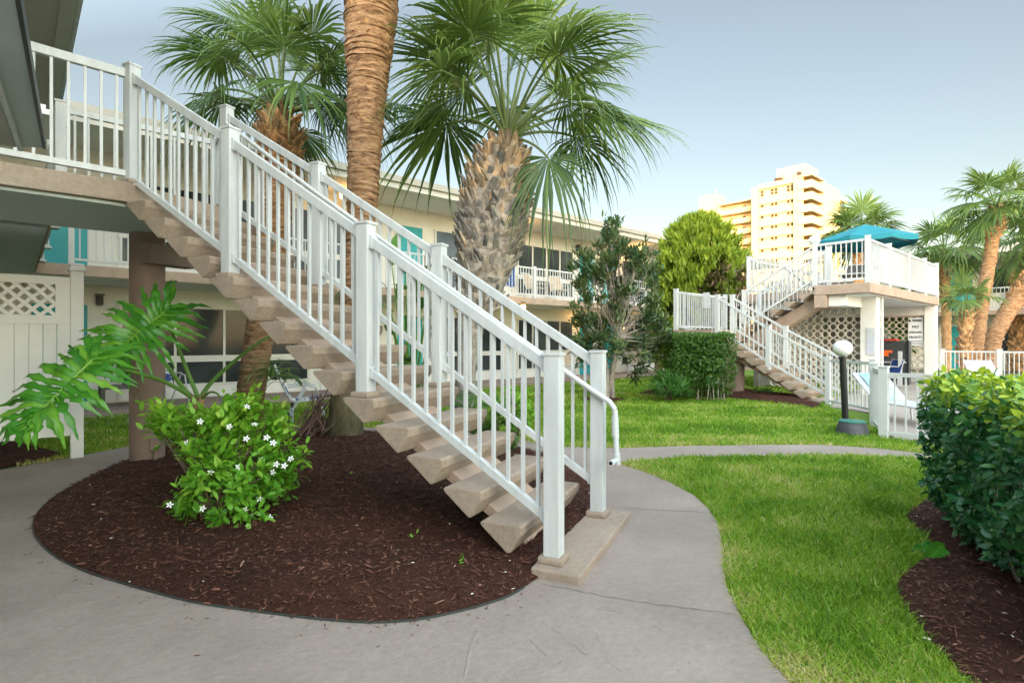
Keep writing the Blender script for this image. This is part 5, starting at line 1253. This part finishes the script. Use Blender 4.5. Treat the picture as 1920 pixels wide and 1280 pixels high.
# clipped foreground hedge
hp = [c2b(*q) for q in ((2.22, 2.1), (2.42, 2.6), (2.66, 3.2), (2.90, 3.8), (3.14, 4.2), (5.8, 4.7), (5.8, 2.1))]
hz = thing('hedge', 'clipped dark green hedge with yellow green top growth in the right foreground', 'hedge', (*c2b(3.6, 3.3), 0))
def hedge_leaves(poly, z0, z1, n_side, n_top, L, W, mat, parent, thick=.16, undercut=.0, lite=.5, rtop=.25):
    pts, nr = [], []; per = [(Vector((*poly[i], 0)), Vector((*poly[(i+1) % len(poly)], 0))) for i in range(len(poly))]
    tot = sum((b-a).length for a, b in per); cen = sum((Vector((*p, 0)) for p in poly), Vector())/len(poly)
    for a, b in per:
        n = int(n_side*(b-a).length/tot); t = RNG.random(n); z = RNG.uniform(z0, z1, n); d = RNG.random(n)**2*thick
        nv = Vector(((b-a).y, -(b-a).x, 0)).normalized(); nv = nv if nv.dot((a+b)/2-cen) > 0 else -nv
        q = np.outer(1-t, np.array(a))+np.outer(t, np.array(b)); bul = .07*vnoise(q[:, 0]*3+z*2, q[:, 1]*3+z*3, 2.2)+.03*vnoise(q[:, 0]*9+z*5, q[:, 1]*9-z*7, 2)
        zz = (z-z0)/(z1-z0); inn = undercut*np.clip(.3-zz, 0, .3)/.3+rtop*.35*np.clip(zz-.85, 0, .15)/.15*.5
        q += np.outer(bul-d-inn, np.array(nv)); q[:, 2] = z; pts.append(q); nr.append(np.repeat(np.array(nv)[None, :], n, 0))
    xs = [p[0] for p in poly]; ys = [p[1] for p in poly]; X = RNG.uniform(min(xs), max(xs), n_top*3); Y = RNG.uniform(min(ys), max(ys), n_top*3); ok = inside(poly, X, Y); X, Y = X[ok][:n_top], Y[ok][:n_top]
    Z = z1+.06*vnoise(X, Y, 4)+.03*vnoise(X, Y, 13)-RNG.random(len(X))**2*.12; pts.append(np.stack([X, Y, Z], 1)); nr.append(np.repeat(np.array([[0, 0, 1.0]]), len(X), 0))
    P = np.concatenate(pts); Nn = np.concatenate(nr); n = len(P)
    D = nrm(Nn*.6+rand_dirs(n)*.9+np.array([0, 0, .15])); N = nrm(Nn*.8+rand_dirs(n)*.6+np.array([0, 0, .5]))
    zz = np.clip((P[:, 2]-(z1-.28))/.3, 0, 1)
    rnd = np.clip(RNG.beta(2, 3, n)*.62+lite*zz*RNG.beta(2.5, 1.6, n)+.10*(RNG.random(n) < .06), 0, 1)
    return leaves('foliage', P, D, N, L*RNG.uniform(.6, 1.25, n), W*RNG.uniform(.7, 1.25, n), mat, parent, rnd, .22, .25)
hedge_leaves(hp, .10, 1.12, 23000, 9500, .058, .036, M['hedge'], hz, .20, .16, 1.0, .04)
sm_ = MB()
for i in range(46):
    t = random.random(); a, b = Vector((*hp[0], 0)), Vector((*hp[3], 0)); q = a.lerp(b, t); inn = (Vector((*hp[5], 0))-q).normalized(); q = q+inn*random.uniform(.3, .8)
    p1 = q+Vector((random.gauss(0, .07), random.gauss(0, .07), random.uniform(.25, .5))); p2 = p1-inn*random.uniform(.0, .2)+Vector((random.gauss(0, .06), random.gauss(0, .06), random.uniform(.1, .4)))
    sm_.tube([q+Vector((0, 0, -.02)), p1, p2], [.013, .010, .005], 7)
sm_.build('stems', M['bark'], hz, smooth=True)
# dark inner twigs and leaves so the hedge is not hollow
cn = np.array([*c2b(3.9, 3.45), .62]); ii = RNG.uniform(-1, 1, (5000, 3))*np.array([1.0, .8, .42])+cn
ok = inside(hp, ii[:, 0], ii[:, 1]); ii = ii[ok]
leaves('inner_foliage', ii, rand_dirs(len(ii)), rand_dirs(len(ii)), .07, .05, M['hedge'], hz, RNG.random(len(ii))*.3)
# young broad leaved plant at the hedge foot
yp = thing('seedling', 'young plant with two broad leaves at the foot of the foreground hedge', 'plant', at(1770, 1045, .05))
A_ = np.array([tuple(atd(1768, 1030, 3.62)), tuple(atd(1770, 1020, 3.55))]); B_ = np.array([tuple(atd(1712, 1020, 3.6)), tuple(atd(1738, 1052, 3.45))])
for a_, b_, n_, w_, sd_ in ((A_[0], B_[0], (.1, -.3, 1.0), .05, .15), (A_[1], B_[1], (-.8, -.6, .5), .055, .4)):
    a_, b_ = Vector(a_), Vector(b_); ax_ = b_-a_; s_ = ax_.cross(Vector(n_)).normalized(); nn_ = s_.cross(ax_).normalized(); lm = MB(); g = []
    for k in range(13):
        t = k/12; w = w_*(math.sin(math.pi*t**.8)**.8+.02)
        for j_ in (-1, -.5, 0, .5, 1): g.append(a_+ax_*t+s_*w*j_+nn_*(abs(j_)*w*.35+.012*math.sin(t*16+j_*2)*abs(j_)-.05*t*t))
    lm.add(g, [(k*5+j_, k*5+j_+1, k*5+j_+6, k*5+j_+5) for k in range(12) for j_ in range(4)], sd_); lm.rnd = [sd_+(.3 if i % 5 == 2 else random.uniform(-.1, .1)) for i in range(len(g))]
    lm.build('leaf', M['philo'], yp, smooth=True, attr=True)
MB().tube([at(1775, 1050, .03), atd(1769, 1024, 3.6)], .006, 6, True, .5).build('stem', M['stem'], yp, attr=True)
# clipped box hedge before the far stairs
ctr2 = Vector((*c2b(4.38, 13.0), 0)); ex = Vector((math.cos(-YAW), math.sin(-YAW), 0)); ey = Vector((-ex.y, ex.x, 0))
h2p = [tuple((ctr2+ex*a+ey*b)[:2]) for a, b in ((-.70, -.5), (.70, -.5), (.70, .5), (-.70, .5))]
h2 = thing('hedge', 'small clipped square hedge in front of the far stair middle landing', 'hedge', ctr2)
hedge_leaves(h2p, .12, 1.56, 9000, 2600, .055, .032, M['hedge2'], h2, .3, .38, .25)
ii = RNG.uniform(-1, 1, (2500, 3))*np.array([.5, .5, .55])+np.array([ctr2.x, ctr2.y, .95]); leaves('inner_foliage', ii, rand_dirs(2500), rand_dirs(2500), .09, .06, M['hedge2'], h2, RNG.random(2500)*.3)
t_ = MB()
for i in range(9): q = ctr2+ex*random.uniform(-.1, .55)-ey*random.uniform(.0, .4); t_.tube([q, q+Vector((random.gauss(0, .06), random.gauss(0, .06), .6))], .014, 6)
t_.build('stems', M['bark'], h2)
def bush(label, u, v, D, wpx, hpx, n, per, L, W, mat, name='bush', cat='shrub', up=.5, shell=.5, tl=.2):
    c = atd(u, v, D); rw_, rh = wpx*D/F/2, hpx*D/F/2; b = thing(name, label, cat, (c.x, c.y, 0))
    ct, d = pick((c.x, c.y, c.z), (rw_, rw_*.8, rh), n, shell); clump_leaves('foliage', ct, d, per, rw_*.07, L, W, M[mat], b, up, .7, 0, 1, tl, (c.z-rh, c.z+rh)); 
    s = MB()
    for i in range(0, n, max(1, n//12)): q = Vector(ct[i]); s.tube([Vector((c.x+random.gauss(0, rw_*.1), c.y+random.gauss(0, rw_*.1), 0)), Vector((c.x, c.y, c.z-rh*.4)).lerp(q, .4), q], [.012, .009, .004], 5)
    s.build('stems', M['bark2'], b); return b
bush('low feathery green bush at the foot of the small clipped hedge', 1255, 722, 12.6, 92, 46, 90, 26, .13, .022, 'fern', up=.9, shell=.3)
bush('small grey leaved bush between the clipped hedge and the brown pillar', 1282, 692, 13.6, 50, 36, 30, 16, .07, .03, 'loquat', up=.6)
bush('low dark plants in the mulch under the far stair flight', 1432, 742, 14.2, 60, 26, 26, 14, .12, .025, 'fern', up=.9)
bush('low green bush seen under the grab pipe of the near staircase', 930, 800, 6.6, 120, 110, 70, 16, .07, .035, 'hedge2', up=.5, shell=.35)
fb = bush('leafy green plants between the treads and the far railing, with a red flower', 968, 770, 7.0, 80, 90, 40, 16, .075, .04, 'jasmine', up=.5, shell=.35)
p = atd(957, 748, 6.8); MB().sphere(p, .03, 10, 6).build('flower', M['red'], fb, smooth=True)
for u, v, D, w_, h_, l_ in ((1700, 600, 29, 90, 130, 'tall green shrubs seen through the breeze blocks behind the sun deck'), (1560, 600, 30, 110, 120, 'dark green shrubs beyond the sun deck behind its staircase'), (1470, 590, 31, 110, 130, 'dark green shrubs far behind the middle landing of the deck stairs')):
    bush(l_, u, v, D, w_, h_, 150, 18, .28, .12, 'hedge2', 'shrub', 'shrub', .4, .4)
# broad-leaved plants behind the far railing
def broadleaf(label, pb_, tips, L, W, mat='fern', name='broad_leaf_plant', droop=.3):
    pb_ = Vector(pb_); b = thing(name, label, 'plant', (pb_.x, pb_.y, 0)); P, D, N = [], [], []; s = MB()
    for t in tips:
        t = Vector(t); s.tube([pb_+Vector((random.gauss(0, .03), random.gauss(0, .03), 0)), pb_.lerp(t, .55)+Vector((0, 0, .12)), t], [.016, .012, .007], 6, True, .5)
        d = (t-pb_); d = Vector((d.x, d.y, abs(d.z)*.25)); P.append(t); D.append(d.normalized()+Vector((random.gauss(0, .3), random.gauss(0, .3), random.uniform(-.3, .5)))); N.append(Vector((random.gauss(0, .4), random.gauss(0, .4)-.3, 1)))
    s.build('leaf_stalks', M['stem'], b, smooth=True, attr=True)
    n = len(P); leaves('leaves', np.array([tuple(q) for q in P]), np.array([tuple(q) for q in D]), np.array([tuple(q) for q in N]), L*RNG.uniform(.75, 1.2, n), W*RNG.uniform(.8, 1.2, n), M[mat], b, RNG.random(n), .2, droop)
tips = [atd(u, v, 7.3+random.uniform(-.4, .6)) for u, v in ((735, 500), (760, 515), (790, 520), (745, 545), (775, 560), (805, 550), (730, 585), (760, 600), (795, 605), (740, 630), (780, 645), (810, 620), (725, 540), (755, 570), (790, 580), (770, 620))]
broadleaf('tall broad leaved plant behind the pickets of the near staircase', at(770, 815, .05), tips, .42, .20)
tips = [atd(u, v, 7.6+random.uniform(-.3, .3)) for u, v in ((745, 670), (760, 662), (780, 660), (795, 672), (770, 680), (805, 690), (735, 690), (785, 695))]
broadleaf('low silvery green plant under the tall broad leaved plant', at(770, 812, .05), tips, .22, .09, 'loquat', 'agave')
# fern-like fronds
def fern(label, base_, n, L, mat='fern', nl=16, ang=(25, 75), ll=.16, lw=.022, name='fern'):
    base_ = Vector(base_); b = thing(name, label, 'plant', base_); P, D, N = [], [], []; s = MB()
    for i in range(n):
        az = i*2.4+random.uniform(-.3, .3); el = R(random.uniform(*ang)); d = Vector((math.cos(az)*math.cos(el), math.sin(az)*math.cos(el), math.sin(el))); l = L*random.uniform(.7, 1.1)
        pts = [base_+d*l*t-Vector((0, 0, l*.45*t*t)) for t in [k/8 for k in range(9)]]; s.tube(pts, [.008*(1-.8*k/8) for k in range(9)], 5, True, .4)
        for k in range(nl):
            t = .2+.8*k/nl; p = base_+d*l*t-Vector((0, 0, l*.45*t*t)); tg = (d-Vector((0, 0, .9*t))).normalized(); sd = tg.cross(Vector((0, 0, 1))).normalized()
            for sg_ in (-1, 1): P.append(tuple(p)); D.append(tuple(sd*sg_+tg*.5-Vector((0, 0, .15)))); N.append((0, 0, 1))
    s.build('rachises', M['stem'], b, attr=True); n2 = len(P)
    leaves('leaflets', np.array(P), np.array(D), np.array(N)+RNG.normal(0, .15, (n2, 3)), ll*RNG.uniform(.7, 1.1, n2), lw, M[mat], b, RNG.random(n2), .2, .25)
fern('green fern behind the lower flight of the near staircase', atd(880, 770, 7.6), 13, .75)
p = at(515, 790, .08); fern('dark spiky rosette plant beside the leaning palm trunk', atd(508, 705, 8.2), 22, .62, 'palmfrond', 2, (5, 85), .3, .03, 'spiky_plant')
# conifer
DK = 19.0; cc_ = atd(1311, 520, DK); rk = 86*DK/F
kf = thing('conifer', 'large round topped bright green conifer beside the far stairs', 'tree', (cc_.x, cc_.y, 0))
n = 680; d = rand_dirs(n); ct = []
zt, zb = EYE+(640-414)*DK/F, .3
for i in range(n):
    t = random.random()**.8; z = zb+(zt-zb)*t; pr_ = math.sqrt(max(0, 1-((t-.45)/.56)**2)) if t > .45 else .82+.18*t/.45
    a = random.uniform(0, 6.283); rr = rk*pr_*(random.uniform(.70, 1.04)+.09*math.sin(a*5+z*3)); ct.append((cc_.x+rr*math.cos(a), cc_.y+rr*math.sin(a), z, math.cos(a), math.sin(a)))
ct = np.array(ct); dv = nrm(np.stack([ct[:, 3], ct[:, 4], .2+0*ct[:, 3]], 1))
vw = np.array(c2b(1, .0)); brown = ((ct[:, :2]-np.array([cc_.x, cc_.y]))@np.array(c2b(.85, -.5)) > rk*.22) & (ct[:, 2] < 3.7) & (ct[:, 2] > .9) & (RNG.random(n) < .85)
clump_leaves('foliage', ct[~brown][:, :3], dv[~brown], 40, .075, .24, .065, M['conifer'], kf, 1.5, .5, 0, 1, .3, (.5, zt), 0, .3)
clump_leaves('dead_foliage', ct[brown][:, :3], dv[brown], 16, .12, .22, .05, M['conbrown'], kf, .6, .4, 0, 1)
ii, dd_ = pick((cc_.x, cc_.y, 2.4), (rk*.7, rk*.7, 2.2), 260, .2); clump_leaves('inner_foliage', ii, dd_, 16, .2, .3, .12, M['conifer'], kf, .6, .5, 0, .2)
MB().tube([(cc_.x, cc_.y, 0), (cc_.x, cc_.y, 2), (cc_.x, cc_.y, 4.6)], [.2, .14, .05], 10).build('trunk', M['bark2'], kf)
# small leafy tree
DL = 13.3; lb_ = at(1142, 750, 0); lt = thing('small_tree', 'small loose leafy tree with pale branches in front of the teal doors', 'tree', lb_)
ct = []
for u, v, ru_, n in ((1110, 500, 42, 22), (1165, 470, 40, 22), (1205, 500, 34, 16), (1120, 560, 52, 26), (1185, 560, 48, 20), (1225, 590, 28, 14), (1100, 620, 36, 16), (1165, 625, 45, 18), (1220, 640, 28, 12), (1190, 670, 35, 10), (1120, 660, 35, 12), (1145, 440, 20, 6)):
    for i in range(n):
        a = random.uniform(0, 6.283); r = ru_*math.sqrt(random.random()); ct.append(atd(u+r*math.cos(a), v+r*math.sin(a), DL+random.uniform(-.8, .8)*min(1, ru_/40)))
br_ = MB(); sub = [lb_+(Vector((x, y, z))) for x, y, z in ((-.25, .1, 1.0), (.2, -.1, 1.1), (.35, .2, .8), (-.05, .2, 1.4), (.1, -.2, 1.5))]
for q in sub: br_.tube([lb_+Vector((random.gauss(0, .07), random.gauss(0, .07), -.05)), lb_.lerp(q, .5)+Vector((random.gauss(0, .06), random.gauss(0, .06), 0)), q], [.055, .045, .035], 8)
for c in ct:
    if random.random() < .45:
        q = min(sub, key=lambda s_: (s_-c).length); m_ = q.lerp(c, .5)+Vector((random.gauss(0, .1), random.gauss(0, .1), random.gauss(0, .08))); br_.tube([q, m_, c], [.024, .015, .006], 6)
br_.build('branches', M['bark'], lt, smooth=True)
cta = np.array([tuple(c) for c in ct]); clump_leaves('crown', cta, nrm(cta-np.array([lb_.x, lb_.y, 1.2])), 38, .07, .18, .055, M['loquat'], lt, .35, .9, 0, 1, 0, None, .3, .2)
# pile of dry stalks by the ringed palm
ds = thing('stalk_pile', 'heap of thin dry brown stalks leaning by the ringed palm base', 'stalks', at(590, 812, .05)); s = MB()
for i in range(70):
    u0, v0 = random.uniform(530, 612), 0; v0 = 838-(u0-520)*.42+random.uniform(-4, 14); u1 = random.uniform(585, 628); v1 = random.uniform(728, 800); d0 = 7.6+random.uniform(-.3, .3)
    a, b = atd(u0, v0, d0), atd(u1, v1, 8.0+random.uniform(-.3, .35)); a.z = max(a.z, .05); m_ = a.lerp(b, .5)+Vector((random.gauss(0, .04), random.gauss(0, .04), random.uniform(-.08, .02))); s.tube([a, m_, b], [.009, .008, .005], 5)
s.build('stalks', M['stick'], ds)
s = MB()
for i in range(26):
    p = atd(random.uniform(592, 622), random.uniform(738, 800), 8.05); s.sphere(p, random.uniform(.02, .035), 8, 5)
s.build('seed_pods', M['bark'], ds, smooth=True)
for i, (u0, v0, u1, v1) in enumerate(((500, 838, 350, 825), (510, 822, 590, 790))):
    pass
# path light
p = at(548, 800, .05); pl_ = thing('path_light', 'small garden path light with white cap and grey box behind the jasmine shrub', 'lamp', p); s_ = p.z
MB().tube([(p.x, p.y, 0), (p.x, p.y, .36)], .018, 8).build('stake', M['hose'], pl_); MB().lathe((p.x, p.y, .36), [(.02, 0), (.03, .07), (.02, .08)], 12).build('neck', M['dark'], pl_)
MB().sphere((p.x, p.y, .47), .05, 14, 8, .75).build('cap', M['lampglass'], pl_, smooth=True); MB().obox((p.x-.1, p.y+.06, .2), (.12, .1, .16), .4).build('junction_box', M['grey'], pl_)
# small weeds in the mulch
for i, (u, v) in enumerate(((776, 1005), (862, 1055), (660, 890))):
    p = at(u, v, .11); w = thing('weed', ['tiny green weed in the middle of the front mulch bed', 'tiny green weed in the mulch nearest the bottom tread', 'tiny green weed in the shaded mulch behind the shrub'][i], 'weed', p, 'weeds in the mulch'); n = 9
    leaves('leaves', np.repeat(np.array([tuple(p)]), n, 0)+RNG.normal(0, .01, (n, 3)), nrm(rand_dirs(n)+np.array([0, 0, .8])), np.array([[0, 0, 1.0]])+RNG.normal(0, .3, (n, 3)), .035, .014, M['jasmine'], w)
# drop the unused marker
